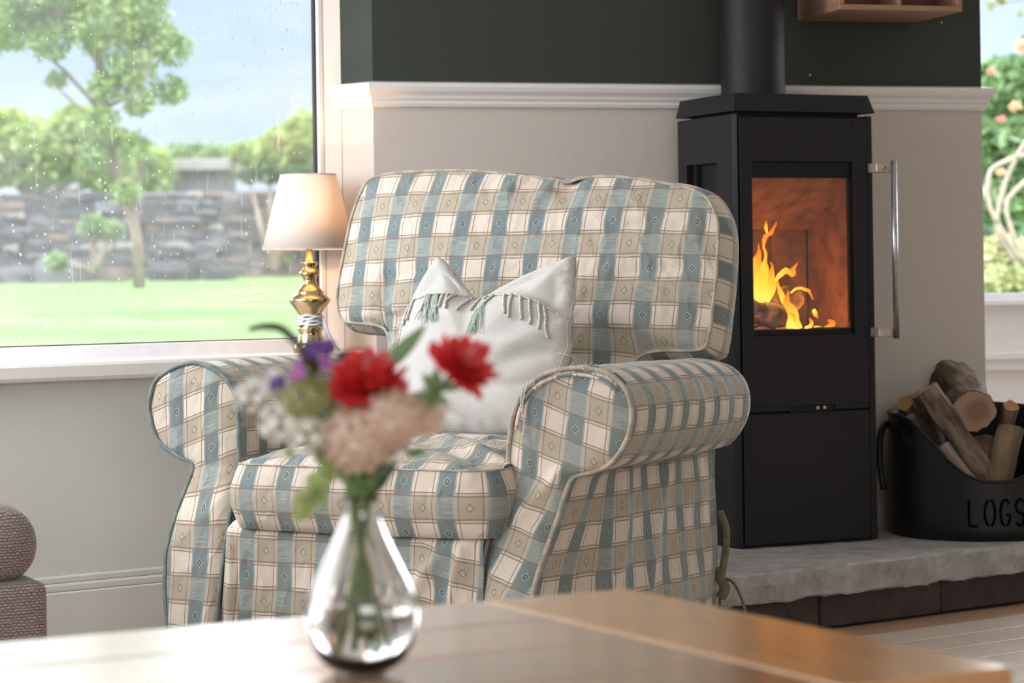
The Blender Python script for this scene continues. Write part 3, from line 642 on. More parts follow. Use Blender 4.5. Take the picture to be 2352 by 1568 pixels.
# door
door = boxes('door', S, sv, [(.016, .0500, 0, .024, .349, 1.070), (.345, .384, 0, .024, .349, 1.070), (.05, .345, 0, .024, .960, 1.070), (.05, .345, 0, .024, .349, .525), (.016, .152, 0, .024, .337, .349), (.283, .384, 0, .024, .337, .349)], .0012)
boxes('door_rebate', SD, sv, [(.05, .0556, .009, .024, .525, .96), (.338, .345, .009, .024, .525, .96), (.05, .345, .009, .024, .9195, .96), (.05, .345, .009, .024, .525, .541)], .001)
box('door_glass', M['fireglass'], sv, (.0556, .338, .013, .017, .541, .9195), 0)
box('air_slot', SD, sv, (.152, .283, .006, .022, .333, .349), 0)
for xx in (.232, .252): lathe('air_knob', M['bracket'], sv, [(0, 0), (.005, 0), (.005, .008), (0, .009)], 14, (xx, .004, .338))
# handle
hd_ = tube('handle', M['steel'], sv, [(.441, -.040, .512), (.441, -.040, .962)], .0075, 16)
for zz in (.944, .528):
    b_ = box('handle_bracket', M['bracket'], hd_, (.392, .440, -.036, .010, zz-.012, zz+.012), .003)
    if zz > .9:
        o = lathe('screw', M['steel'], None, [(0, 0), (.0055, 0), (.0055, .002), (0, .002)], 14); o.parent = sv; o.matrix_local = Matrix.Translation((.414, -.036, zz)) @ Matrix.Rotation(PI/2, 4, 'X')
# lid: slab narrowing upwards
lo = [(-.004, -.006), (.410, -.006), (.412, .02), (.412, .292), (-.004, .292)]; hi = [(.006, .006), (.398, .008), (.400, .03), (.400, .285), (.006, .285)]
prism('lid', S, sv, lo, 1.0835, 1.129, .002, taper=hi)
box('lid_neck', SD, sv, (.03, .380, .03, .27, 1.0766, 1.0835), 0)
# firebox lining
FB = M['brick_fire']
for i in range(6): box('firebrick', FB, sv, (.03+i*.055, .083+i*.055, .245+.003*(i % 2), .274, .545, .84), .003)
box('firebrick', FB, sv, (.355, .372, .045, .24, .53, .93), .003); box('firebrick', FB, sv, (.026, .036, .045, .24, .53, .93), .003)
o = box('baffle', FB, sv, (.03, .37, 0, .24, 0, .016), .003); o.matrix_local = Matrix.Translation((0, .03, .93)) @ Matrix.Rotation(-.6, 4, 'X')
V, Fc = [], []
for i in range(21):
    for j in range(13): x = .034+.33*i/20; y = .03+.21*j/12; V.append((x, y, .532+.012*max(0, nz(x, y, 0, 22))+.006))
for i in range(20):
    for j in range(12): Fc.append((i*13+j, (i+1)*13+j, (i+1)*13+j+1, i*13+j+1))
o = link('ash_bed', V, Fc, M['charlog'], sv); 
def solidlog(name, r0, L, mat, cut, loc, direction, parent=None, label=None, cat=None, group=None, seed=1, squash=1., bumps=.06, sub=24):
    """a cut log as its own thing: bark body with two sawn faces"""
    d = Vector(direction).normalized(); q = d.to_track_quat('Z', 'Y')
    rt = empty(name, loc, 0, label, cat, group, parent=parent); rt.rotation_mode = 'QUATERNION'; rt.rotation_quaternion = q
    V, Fc = [], []
    ns = 16
    for i in range(ns+1):
        zz = L*i/ns
        for k in range(sub):
            a = 2*PI*k/sub; rr = r0*(1+bumps*nz(math.cos(a)*1.2, math.sin(a)*1.2, zz*9, 1.3, seed)*1.6+bumps*.8*nz(math.cos(a)*4, math.sin(a)*4, zz*22, 1, seed))
            cx = .22*r0*math.sin(zz*13+seed)
            V.append((rr*math.cos(a)+cx, rr*math.sin(a)*squash, zz))
    for i in range(ns):
        for k in range(sub): Fc.append((i*sub+k, i*sub+(k+1) % sub, (i+1)*sub+(k+1) % sub, (i+1)*sub+k))
    link('bark', V, Fc, mat, rt)
    for i, zz in ((0, -1), (ns, 1)):
        ring = V[i*sub:(i+1)*sub]; c = (sum(p[0] for p in ring)/sub, sum(p[1] for p in ring)/sub, ring[0][2])
        vv = [c]+[(c[0]+(p[0]-c[0])*f_, c[1]+(p[1]-c[1])*f_, p[2]+zz*.0006) for f_ in (.5, .965) for p in ring]
        ff = [(0, 1+k, 1+(k+1) % sub) for k in range(sub)]+[(1+k, 1+sub+k, 1+sub+(k+1) % sub, 1+(k+1) % sub) for k in range(sub)]
        if zz < 0: ff = [q_[::-1] for q_ in ff]
        o = link('cut_face', vv, ff, cut, rt, False)
    return rt
SM = Matrix.Translation((.553, 5.97, .148)) @ Matrix.Rotation(math.atan2(.418, .909), 4, 'Z')
def sw(x, y, z): return SM @ Vector((x, y, z))
def sdir(a, b): return sw(*b)-sw(*a)
solidlog('burning_log', .034, .15, M['charlog'], M['charlog'], sw(.035, .13, .618), sdir((.03, .13, .61), (.15, .075, .563)), label='pale ash-covered split log glowing red, burning low on the left in the stove', cat='log', seed=3, squash=.9, group=None)
solidlog('burning_log', .034, .14, M['charlog'], M['bark'], sw(.20, .085, .615), sdir((.20, .085, .6), (.25, .21, .60)), label='charred round log burning in the middle of the stove fire, its sawn end forward', cat='log', seed=5)
# flames
fl_ = empty('fire', sw(.1, .1, .55), 0, 'yellow and orange flames licking up behind the stove glass', 'fire')
def flame(pts, rs, seed=0):
    o0 = fl_.location; P_ = catmull([sw(*p)-o0 for p in pts], 26, False); R_ = [interp(list(zip([i/(len(rs)-1) for i in range(len(rs))], rs)), i/25) for i in range(26)]
    V, Fc, UV = tubev(P_, R_, 12); V = [Vector(v)+Vector((nz(*v, 40, seed), nz(*v, 40, seed+3), nz(*v, 40, seed+5)))*.006 for v in V]
    UV = [((i//12)/25, 0) for i in range(len(V))]
    link('flame', V, Fc, M['flame'], fl_, True, UV)
def sx(x, yy=.09):   # stove-local x for a given photo column at depth yy
    k = (x-1176)/5553; return (k*(5.97+.909*yy)-.553+.418*yy)/(.909-.418*k)
def sz(y): return .82+(636-y)*.00110-.148
def FP(x, y, yy=.08): return (sx(x, yy), yy, sz(y))
flame([FP(1742, 700), FP(1745, 660), FP(1752, 625), FP(1758, 590), FP(1757, 550), FP(1775, 530), FP(1789, 508)], [.010, .022, .016, .0045, .0035, .006, .0008], 1)
flame([FP(1740, 690, .1), FP(1736, 640, .1), FP(1738, 600, .1), FP(1745, 560, .1)], [.018, .020, .012, .001], 2)
flame([FP(1760, 690, .06), FP(1770, 650, .06), FP(1775, 615, .06), FP(1768, 600, .06)], [.010, .012, .008, .001], 3)
flame([FP(1775, 650), FP(1800, 622), FP(1818, 632), FP(1822, 618), FP(1834, 604)], [.004, .006, .007, .006, .0008], 4)
flame([FP(1800, 700), FP(1790, 660), FP(1785, 640), FP(1795, 628)], [.004, .006, .004, .001], 5)
flame([FP(1818, 752, .055), FP(1820, 720, .055), FP(1805, 695, .055), FP(1808, 668, .055)], [.016, .014, .009, .001], 6)
flame([FP(1830, 756, .045), FP(1828, 735, .045), FP(1812, 720, .045)], [.012, .010, .001], 7)
flame([FP(1870, 752, .05), FP(1885, 757, .05), FP(1903, 756, .05), FP(1910, 742, .05), FP(1900, 734, .05)], [.003, .008, .010, .008, .002], 8)
flame([FP(1815, 670, .06), FP(1835, 662, .06), FP(1858, 668, .06), FP(1866, 690, .06)], [.002, .0045, .004, .001], 9)
flame([FP(1868, 712, .06), FP(1872, 722, .06), FP(1880, 735, .06)], [.006, .006, .001], 10)
flame([FP(1765, 540, .12), FP(1763, 520, .12), FP(1760, 505, .12)], [.001, .004, .001], 11)
flame([FP(1850, 757, .06), FP(1860, 745, .06), FP(1855, 730, .06)], [.008, .006, .001], 12)
lamp('firelight', 'POINT', sw(.12, .10, .66), 1.5, (1, .36, .07), shadow_soft_size=.03)
lamp('firelight_low', 'POINT', sw(.24, .05, .59), .5, (1, .38, .08), shadow_soft_size=.02)
# flue
fp = empty('flue_pipe', (.628, 6.225, 1.277), 0, 'black round flue pipe rising from the stove lid against the green wall', 'pipe')
lathe('pipe', M['stove'], fp, [(.0825, 0), (.0825, 1.17)], 56); lathe('collar', M['stove_dark'], fp, [(.085, 0), (.085, .006), (.0825, .007)], 56)

# ------------------------------------------------------------------ wall rack
rk = empty('wall_rack', (.767, 6.409, 1.498), math.atan2(.284, .959), 'small oak cubby rack with red-brown lining hung on the green wall beside the flue', 'shelf')
W_, D_, H_, T_ = .345, .27, .30, .014
box('bottom_panel', M['rackwood'], rk, (0, W_, -D_, -.001, 0, T_), .002); box('top_panel', M['rackwood'], rk, (0, W_, -D_, -.001, H_-T_, H_), .002)
box('side_panel', M['rackwood'], rk, (0, T_, -D_, -.001, T_, H_-T_), .002); box('side_panel', M['rackwood'], rk, (W_-T_, W_, -D_, -.001, T_, H_-T_), .002)
box('divider', M['rackwood'], rk, (W_*.49-.004, W_*.49+.004, -D_+.002, -.02, T_, H_-T_), .001); box('back_panel', M['rackin'], rk, (T_, W_-T_, -.16, -.15, T_, H_-T_), 0)

# ------------------------------------------------------------------ log bucket
BR = .235; BO = Vector((1.21, 6.29, .148))
bk = empty('log_bucket', BO, 0, 'black metal scoop-fronted log bucket lettered LOGS, full of firewood, on the hearth', 'bucket')
def rimh(dth): return interp([(0, .150), (10, .153), (20, .170), (30, .203), (40, .246), (50, .282), (58, .302), (70, .312), (120, .315), (180, .33)], abs(dth))
ns = 144; fr_ = [0, .02, .2, .4, .6, .75, .84, .915, .97, 1.]
V, Fc = [], []
for k in range(ns):
    a = 2*PI*k/ns; dth = (math.degrees(a)+90+180) % 360-180; h = rimh(dth)
    for f_ in fr_: V.append(((BR-(.01 if f_ == 0 else 0))*math.cos(a), (BR-(.01 if f_ == 0 else 0))*math.sin(a), h*f_))
m = len(fr_)
for k in range(ns):
    a = 2*PI*(k+.5)/ns; dth = abs((math.degrees(a)+90+180) % 360-180)
    for j in range(m-1):
        if fr_[j] == .84 and 57 < dth < 68: continue
        Fc.append((k*m+j, ((k+1) % ns)*m+j, ((k+1) % ns)*m+j+1, k*m+j+1))
Fc.append(tuple(k*m for k in range(ns))[::-1])
o = link('body', V, Fc, M['bucket'], bk); md = o.modifiers.new('solid', 'SOLIDIFY'); md.thickness = .004; md.offset = -1
rp = []
for k in range(ns):
    a = 2*PI*k/ns; rp.append((BR*math.cos(a), BR*math.sin(a), rimh((math.degrees(a)+90+180) % 360-180)))
tube('rim', M['bucket'], bk, rp, .0042, 6, True)
tube('handle', M['bucket'], bk, catmull([Vector((-BR-.003, .03, .285)), Vector((-BR-.022, .0, .26)), Vector((-BR-.030, -.03, .19)), Vector((-BR-.024, -.05, .12))], 20, False), .009, 8)
def letter(strokes, s0, nm='letter'):
    parts = []
    for st_ in strokes:
        pts_ = []
        for (u, v) in st_:
            s = s0+u*.030; a = math.radians(-90)+s/BR; pts_.append(Vector(((BR+.0004)*math.cos(a), (BR+.0004)*math.sin(a), .040+v*.066)))
        V, Fc = [], []
        dense = pts_ if len(pts_) > 4 else [pts_[0].lerp(pts_[1], i/6) for i in range(7)] if len(pts_) == 2 else pts_
        for i, p in enumerate(dense):
            a_ = dense[max(0, i-1)]; b_ = dense[min(len(dense)-1, i+1)]; d = (b_-a_).normalized(); nr = Vector((p.x, p.y, 0)).normalized(); sd = d.cross(nr)*.0032
            V += [p+sd, p+sd+nr*.0012, p-sd+nr*.0012, p-sd]
        n_ = len(dense)
        for i in range(n_-1):
            for k in range(4): Fc.append((i*4+k, i*4+(k+1) % 4, (i+1)*4+(k+1) % 4, (i+1)*4+k))
        Fc += [(0, 1, 2, 3), (n_*4-4, n_*4-3, n_*4-2, n_*4-1)]
        parts.append((V, Fc))
    V, Fc, _ = join(parts); link(nm, V, Fc, M['letter'], bk, False)
def arc(cx, cy, rx, ry, a0, a1, n=12): return [(cx+rx*math.cos(math.radians(lerp(a0, a1, i/n))), cy+ry*math.sin(math.radians(lerp(a0, a1, i/n)))) for i in range(n+1)]
letter([[(.05, 1), (.05, 0)], [(.05, 0), (.8, 0)]], -.075)
letter([arc(.5, .5, .42, .5, 100, 260), arc(.5, .5, .42, .5, -80, 80)], -.037)
letter([arc(.5, .5, .42, .5, 45, 260), arc(.5, .5, .42, .5, -80, -15), [(.92, .42), (.55, .42)]], .002)
letter([arc(.5, .74, .36, .26, 30, 250, 12)+arc(.5, .25, .38, .25, 80, -150, 12)], .040)
def wp(x, y, Y): return Vector(px(x, y, Y))
def wlog(a, b, r, mat, cut, label, seed, squash=1., bumps=.13, name='firewood_log'):
    A_, B_ = wp(*a), wp(*b); return solidlog(name, r, (B_-A_).length, M[mat], M[cut], A_, B_-A_, label=label, cat='log', seed=seed, squash=squash, bumps=bumps)
wlog((2246, 945, 6.20), (2176, 872, 6.44), .060, 'bark', 'cut', 'thickest firewood log, sawn end facing out, on top of the bucket', 2)
wlog((2128, 892, 6.17), (2268, 1098, 6.16), .030, 'bark', 'cut_orange', 'long slanting branch log with an orange sawn end up, leaning down across the bucket', 4)
wlog((2078, 926, 6.24), (2150, 1040, 6.38), .023, 'bark', 'cut_orange', 'short stub with an orange cut end at the left rim of the bucket', 6)
wlog((2091, 958, 6.20), (2150, 1060, 6.26), .013, 'bark', 'cut', 'thin forked twig poking over the left rim below the orange-ended stub', 7)
wlog((2326, 932, 6.22), (2290, 1060, 6.36), .020, 'bark', 'cut_orange', 'small log with a pale orange end right of the thickest log', 8)
wlog((2318, 985, 6.20), (2298, 1128, 6.13), .034, 'bark_olive', 'cut', 'olive-brown upright log at the right inside the bucket scoop', 9, bumps=.10)
wlog((2168, 1022, 6.19), (2262, 1150, 6.14), .021, 'bark_pale', 'cut', 'pale peeling piece of wood low behind the scoop edge of the bucket', 10)
wlog((2262, 1010, 6.30), (2275, 1130, 6.20), .026, 'bark', 'cut', 'dark log standing in shadow under the thickest log', 12)
wlog((2112, 905, 6.33), (2160, 1050, 6.36), .028, 'bark', 'cut_orange', 'log behind the slanting branch, showing a bit of orange end', 13)

# ------------------------------------------------------------------ table lamp
lp = empty('table_lamp', (-.5035, 6.015, .65), 0, 'brass table lamp with a cream linen shade, lit, on the window sill', 'lamp')
def zl(y): return .82+(652-y)/5553*6.0-.65
bp = [(0, 0), (.044, 0), (.044, .012), (.040, .020), (.034, .026), (.034, .036), (.031, .040), (.029, .050), (.032, .056), (.034, .060), (.030, .064)]
lathe('base', M['brass'], lp, [(r_*.98, z_) for r_, z_ in bp], 48)
bp = [(.024, .062), (.022, .075), (.020, zl(735)), (.026, zl(725)), (.040, zl(706)), (.050, zl(694)), (.0525, zl(688)), (.050, zl(685)), (.036, zl(675)), (.036, zl(671)), (.028, zl(664)), (.020, zl(655)), (.0155, zl(645)), (.018, zl(634)), (.026, zl(630)), (.0265, zl(626)), (.018, zl(619)), (.014, zl(612)), (.021, zl(606)), (.0215, zl(602)), (.010, zl(600)), (.0085, zl(570)), (.0085, zl(540)), (0, zl(540))]
lathe('stem', M['brass'], lp, bp, 56)
pts_ = []
for i in range(120):
    a = i/120*2*PI*5; pts_.append((.0285*math.cos(a)+.002*math.sin(i*.7), .0285*math.sin(a), .066+.026*i/120+.002*math.sin(i*.9)))
pts_ += [(.03, -.01, .09), (.045, -.01, .05), (.062, .0, .012), (.07, .02, .004)]
tube('flex', M['cable'], lp, pts_, .0030, 6)
H0, H1 = zl(572), zl(401)
lathe('lamp_shade', M['shade'], lp, [(.1165, H0), (.0695, H1), (.0683, H1), (.1153, H0)], 72, close=True)
tube('shade_ring', M['cord'], lp, [(.0690*math.cos(a*PI/30), .0690*math.sin(a*PI/30), H1) for a in range(60)], .0016, 6, True)
tube('shade_ring', M['cord'], lp, [(.1160*math.cos(a*PI/30), .1160*math.sin(a*PI/30), H0) for a in range(60)], .0016, 6, True)
tube('shade_carrier', M['brass'], lp, [(-.069, 0, H1-.012), (0, 0, H1-.02), (.069, 0, H1-.012)], .0015, 6)
lathe('bulb', M['bulb'], lp, [(0, zl(478)), (.014, zl(482)), (.022, zl(495)), (.020, zl(508)), (.012, zl(530)), (.012, zl(538)), (0, zl(540))], 24)
lamp('bulb_light', 'POINT', (-.5035, 6.015, .65+zl(470)), 4.6, (1, .56, .25), shadow_soft_size=.02)

# ------------------------------------------------------------------ cushions
def cushion(name, mat, parent, outline, cen, F3, thick, crown, p=3., nr=22, nang=180, kb=5, bulge=.012, wr=.004, ws=7., seed=0, back=.02, nfun=None, uoff=(0, 0), sharp=False, n0=None):
    O_ = catmull([Vector((a, b, 0)) for a, b in outline], nang)
    c = Vector((cen[0], cen[1], 0)); V, Fc, UV = [], [], []
    per = [0]
    for i in range(nang): per.append(per[-1]+(O_[(i+1) % nang]-O_[i]).length)
    def off(a, b, r):
        prf = (max(0, 1-r**p))**(.5 if sharp else 1.)
        n = -crown*prf
        w_ = wr*(nz(a, b, 0, ws, seed)*1.3+.9*max(0, ridge(a*.55, b, 0, ws*1.7, seed+3))**3)*min(1, (1-r)*5+.15)
        edge_ = wr*1.1*sstep(.72, 1, r)*nz(a, b, 2, ws*5, seed)*(1-sstep(.97, 1, r))
        n += w_+edge_
        if nfun: n += nfun(a, b, r)
        return n
    V.append(Vector(F3(c.x, c.y, off(c.x, c.y, 0)))); UV.append((c.x+uoff[0], c.y+uoff[1]))
    for i in range(1, nr+1):
        r = 1-(1-i/nr)**1.35
        for k in range(nang):
            q = c+(O_[k]-c)*r; V.append(Vector(F3(q.x, q.y, off(q.x, q.y, r)))); UV.append((q.x+uoff[0], q.y+uoff[1]))
    for k in range(nang): Fc.append((0, 1+k, 1+(k+1) % nang))
    def strip(a0, b0):
        for k in range(nang): Fc.append((a0+k, b0+k, b0+(k+1) % nang, a0+(k+1) % nang))
    for i in range(nr-1): strip(1+i*nang, 1+(i+1)*nang)
    last = 1+(nr-1)*nang
    if thick > 0:
        # boxing band: its own UV run, duplicate seam ring
        s0 = len(V)
        for j in range(kb+1):
            q_ = j/kb
            for k in range(nang):
                nn = (O_[(k+1) % nang]-O_[k-1]).normalized(); nn = Vector((nn.y, -nn.x, 0))
                b_ = bulge*math.sin(PI*q_)+.003*nz(O_[k].x, O_[k].y, q_, 12, seed)*math.sin(PI*q_)
                a_ = O_[k]+nn*b_*ori; V.append(Vector(F3(a_.x, a_.y, thick*q_))); UV.append((per[k]+O_[0].x+uoff[0], O_[0].y+uoff[1]-thick*q_))
        for j in range(kb): strip(s0+j*nang, s0+(j+1)*nang)
        prev = s0+kb*nang
    else: prev = last
    for i in range(1, 7):
        r = 1-i/7; st0 = len(V)
        for k in range(nang):
            q = c+(O_[k]-c)*r; V.append(Vector(F3(q.x, q.y, thick+back*(1-r**3)))); UV.append((q.x+uoff[0], q.y+uoff[1]))
        strip(prev, st0); prev = st0
    Fc.append(tuple(prev+k for k in range(nang)))
    ob = link(name, V, Fc, mat, parent, True, UV)
    angs = [math.atan2(q.y-c.y, q.x-c.x) for q in O_]; rads = [(q-c).length for q in O_]
    def surf(a, b, lift=0.):
        an = math.atan2(b-c.y, a-c.x); k = min(range(nang), key=lambda i: abs((angs[i]-an+PI) % (2*PI)-PI)); r = min(1, math.hypot(a-c.x, b-c.y)/rads[k])
        return Vector(F3(a, b, off(a, b, r)-lift))
    return ob, [Vector(F3(q.x, q.y, 0)) for q in O_], surf
ori = 1

# ------------------------------------------------------------------ armchair
AO = Vector((-.263, 4.78, 0)); AR = math.radians(-30)
ch = empty('armchair', AO, AR, 'roll-arm armchair in a loose blue, cream and tan check cover before the stove', 'armchair')
PL = M['plaid']
def flare(z): return -.36*max(0, .45-z)
RT_out = [(0, .405), (.12, .395), (.2, .386), (.26, .387), (.32, .40), (.37, .412), (.41, .419), (.435, .425), (.448, .432), (.4535, .445), (.457, .462), (.462, .483), (.473, .508), (.492, .528), (.512, .542), (.535, .553), (.563, .558), (.59, .556), (.614, .546), (.632, .530), (.644, .511), (.651, .485), (.6545, .456)]
RT_in = [(0, .290), (.2, .275), (.31, .268), (.36, .274), (.41, .283), (.46, .290), (.5, .293), (.53, .297), (.566, .305), (.595, .319), (.62, .340), (.637, .364), (.648, .394), (.653, .425), (.6545, .456)]
LT_out = [(0, .435), (.12, .446), (.2, .472), (.273, .487), (.346, .482), (.40, .470), (.428, .463), (.445, .462), (.455, .470), (.465, .500), (.49, .548), (.512, .562), (.535, .571), (.571, .577), (.617, .563), (.636, .540), (.649, .512), (.658, .485), (.661, .455)]
LT_in = [(0, .315), (.134, .328), (.314, .343), (.458, .346), (.539, .346), (.575, .348), (.601, .357), (.625, .374), (.645, .402), (.656, .43), (.661, .455)]
def arm(side, Ro, Li, cx, seed, armL=.60):
    top = Ro[-1][0]
    # front panel as a grid between its two edges
    zs = [top*(i/46) for i in range(40)]; zs = [top*(1-(1-i/60)**1.25) for i in range(61)]; zs += [z for z, _ in Ro+Li]; zs = sorted(set(round(z, 4) for z in zs))
    cols = 18; V, Fc, UV = [], [], []
    def dz(x, z):
        d = .011*max(0, ridge(x*.9+z*.75, z*.22-x*.3, 0, 9, seed))**3*sstep(.52, .36, z)
        d += .004*nz(x, z, 0, 9, seed)
        if side > 0: d += .012*math.exp(-((z-.40+(x-.36)*-1.1)/.018)**2)*sstep(.30, .34, x)*sstep(.435, .40, x)
        return d
    for z in zs:
        a, b = interp(Li, z), interp(Ro, z)
        for k in range(cols+1):
            q = k/cols; x = lerp(a, b, q); e = 1-abs(2*q-1)**5; wd = min(1, (b-a)/.05)
            ed = min(1, (top-z)/.04)
            y = flare(z)-.012*e*wd*ed-dz(x, z)*e*ed
            V.append((side*x, y, z)); UV.append((x-.13*z+.0148+.22*max(0, .45-z), z+.33*x+.0405) if side > 0 else (-x-.032-.14*max(0, .40-z), z+.33*x*sstep(.30, .5, z)+.0045+.165*(1-sstep(.30, .5, z))))
    n_ = cols+1
    for i in range(len(zs)-1):
        for k in range(cols):
            f_ = (i*n_+k, i*n_+k+1, (i+1)*n_+k+1, (i+1)*n_+k); Fc.append(f_ if side > 0 else f_[::-1])
    link('arm_front_panel', V, Fc, PL, ch, True, UV)
    # outline and swept body
    out = [Vector((x, z, 0)) for z, x in Ro]+[Vector((x, z, 0)) for z, x in Li[::-1][1:]]
    O_ = catmull(out, 120, False); per = [0]
    for i in range(1, 120): per.append(per[-1]+(O_[i]-O_[i-1]).length)
    ts = [0, .008, .02]+[.04+.96*i/44 for i in range(45)]
    V, Fc, UV = [], [], []; nt = len(ts); roll0 = .446
    c0 = Vector((cx, (top+.455)/2, 0))
    for t_ in ts:
        yy = t_*armL
        for i, q in enumerate(O_):
            x, z = q.x, q.y; outer = i < 60 and (z < .455) ; s_b = sstep(0, .35, t_)
            if z < .47 and i < 55:
                x = lerp(x, .432+.012*sstep(.45, 0, z), s_b*sstep(.475, .44, z))
            w = sstep(.44, .47, z)
            # roll: swells a little, then rounds off at the back
            k = 1+.03*math.sin(PI*min(1, t_*1.15)) if w else 1
            e = 0
            if t_ > .84: qq = (t_-.84)/.16; k *= math.sqrt(max(.0, 1-(qq*.96)**2.4)); e = .03*qq
            pt = c0+(Vector((x, z, 0))-c0)*lerp(1, k, w)
            x, z = pt.x, pt.y
            y = flare(q.y)*(1-sstep(0, .5, t_))+yy
            dn = .0035*nz(yy*1.2, per[i], 0, 8, seed+4)
            if i < 60 and q.y < .45:
                dn += .012*max(0, ridge(yy*1.1-z*.45, z*.3, 0, 6, seed+7))**2*sstep(.02, .12, t_)
                x += dn
            else:
                d_ = (Vector((x, z, 0))-c0).normalized(); x += d_.x*dn; z += d_.y*dn
            if t_ < .03 and 0 < t_: pass
            V.append((side*x, y, max(0, z))); UV.append((yy*1.28+.01, per[i]+.095))
    for j in range(nt-1):
        for i in range(119):
            f_ = (j*120+i, (j+1)*120+i, (j+1)*120+i+1, j*120+i+1); Fc.append(f_ if side > 0 else f_[::-1])
    Fc.append(tuple((nt-1)*120+i for i in range(120)))
    link('arm_cover', V, Fc, PL, ch, True, UV)
    # piping round the front edge
    pp = [(side*q.x, flare(q.y)-.003, q.y) for q in O_ if q.y > .02]
    if side > 0:
        tube('piping', M['pipe_cream'], ch, pp, .0048, 8)
        # worn double seam over the crown of the arm
        up = [q for q in O_ if q.y > .60]; tube('piping', M['pipe_green'], ch, [(side*(c0.x+(q.x-c0.x)*.97), .012, c0.y+(q.y-c0.y)*1.015) for q in up], .0042, 8)
        tube('seam_fold', PL, ch, [(side*(c0.x+(q.x-c0.x)*.88), -.014, c0.y+(q.y-c0.y)*.88) for q in O_ if q.y > .50 and q.x < .54 and q.y > .53], .004, 6)
    else: tube('piping', M['pipe_blue'], ch, pp, .0048, 8)
arm(1, RT_out, RT_in, .452, 2); arm(-1, LT_out, LT_in, .460, 5)
# frayed threads at the right arm
rnd = random.Random(5); prt = []
for i in range(46):
    a = rnd.uniform(.9, 2.75); R_ = .104; x, z = .452+math.cos(a)*R_*1.02, .555+math.sin(a)*R_*.99
    p0 = Vector((x, rnd.uniform(-.012, .014), z)); l_ = rnd.uniform(.006, .022)*(2.2 if i % 11 == 0 else 1)
    p1 = p0+Vector((rnd.uniform(-1, 1)*l_, rnd.uniform(-.8, .2)*l_, rnd.uniform(-.8, .7)*l_)); p2 = p1+Vector((rnd.uniform(-1, 1)*l_, rnd.uniform(-.6, .6)*l_, rnd.uniform(-1.2, .4)*l_))
    prt.append(tubev(catmull([p0, p1, p2], 7, False), .0006, 4))
prt.append(tubev(catmull([Vector(q) for q in [(.338, -.02, .622), (.332, -.022, .59), (.338, -.022, .55), (.335, -.022, .52)]], 16, False), .0014, 5))
prt.append(tubev(catmull([Vector(q) for q in [(.345, -.016, .628), (.337, -.02, .60), (.334, -.022, .57)]], 16, False), .0016, 5))
V, Fc, UV = join(prt); link('frayed_threads', V, Fc, M['cord'], ch)['kind'] = 'stuff'
# seat rail with its hanging skirt
V, Fc, UV = [], [], []
nx_, nz_ = 90, 36
for j in range(nz_+1):
    z = .352*(1-j/nz_)
    for i in range(nx_+1):
        q = i/nx_; x = lerp(-.318-.012*(j/nz_), .282+.006*j/nz_, q)
        y = -.098-.03*(j/nz_)**1.3
        if j < 3: y += (3-j)*.016*(3-j)/3
        y -= .022*math.exp(-((x-.19-(z-.30)*.75)/.020)**2)*sstep(.34, .26, z)+.014*math.exp(-((x-.245-(z-.32)*.25)/.012)**2)*sstep(.35, .3, z)-.008*math.exp(-((x-.12-(z-.30)*1.0)/.02)**2)*sstep(.30, .2, z)
        y += .006*math.exp(-((x+.285+(z-.25)*.12)/.008)**2)-.006*math.exp(-((x+.30)/.01)**2)
        y += .004*nz(x, z*.5, 0, 9, 3); y += .012*(sstep(.93, 1, q)+sstep(.05, 0, q))
        V.append((x, y, z)); UV.append((x+.001+(.25*max(0, x-.12)*(.35-z)), z-.016+.25*max(0, x-.15)))
for j in range(nz_):
    for i in range(nx_): Fc.append((j*(nx_+1)+i, (j+1)*(nx_+1)+i, (j+1)*(nx_+1)+i+1, j*(nx_+1)+i+1))
link('seat_skirt', V, Fc, PL, ch, True, UV)
box('seat_frame', M['pipe_blue'], ch, (-.36, .35, -.04, .60, .04, .335), .01)
tube('piping', M['pipe_cream'], ch, [(-.304, -.104, .02), (-.300, -.100, .15), (-.302, -.096, .27), (-.305, -.085, .335)], .0035, 6)
# seat cushion
def fseat(a, b, n): return (a, b, .462-n)
ol = [(-.285, -.085), (-.24, -.104), (-.12, -.112), (0, -.116), (.12, -.112), (.24, -.104), (.287, -.085), (.300, -.04), (.300, .1), (.298, .25), (.295, .42), (.1, .44), (-.1, .44), (-.295, .42), (-.298, .25), (-.300, .1), (-.298, -.04)]
ori = 1
def seatfun(a, b, r): return .016*math.exp(-((b+.02+(a-.2)*.5)/.03)**2)*sstep(.0, .15, a)-.012*math.exp(-((b-.03+(a-.2)*.5)/.03)**2)*sstep(-.02, .12, a)
o, ring, sf = cushion('seat_cushion', PL, ch, ol, (0, .16), fseat, .128, .05, 3.0, 26, 200, 8, .020, .008, 6, 4, .004, seatfun, (-.0225, -.069))
tube('seat_cushion_seam', M['pipe_cream'], ch, [q+Vector((0, 0, .0005)) for q in ring], .0022, 6, True)
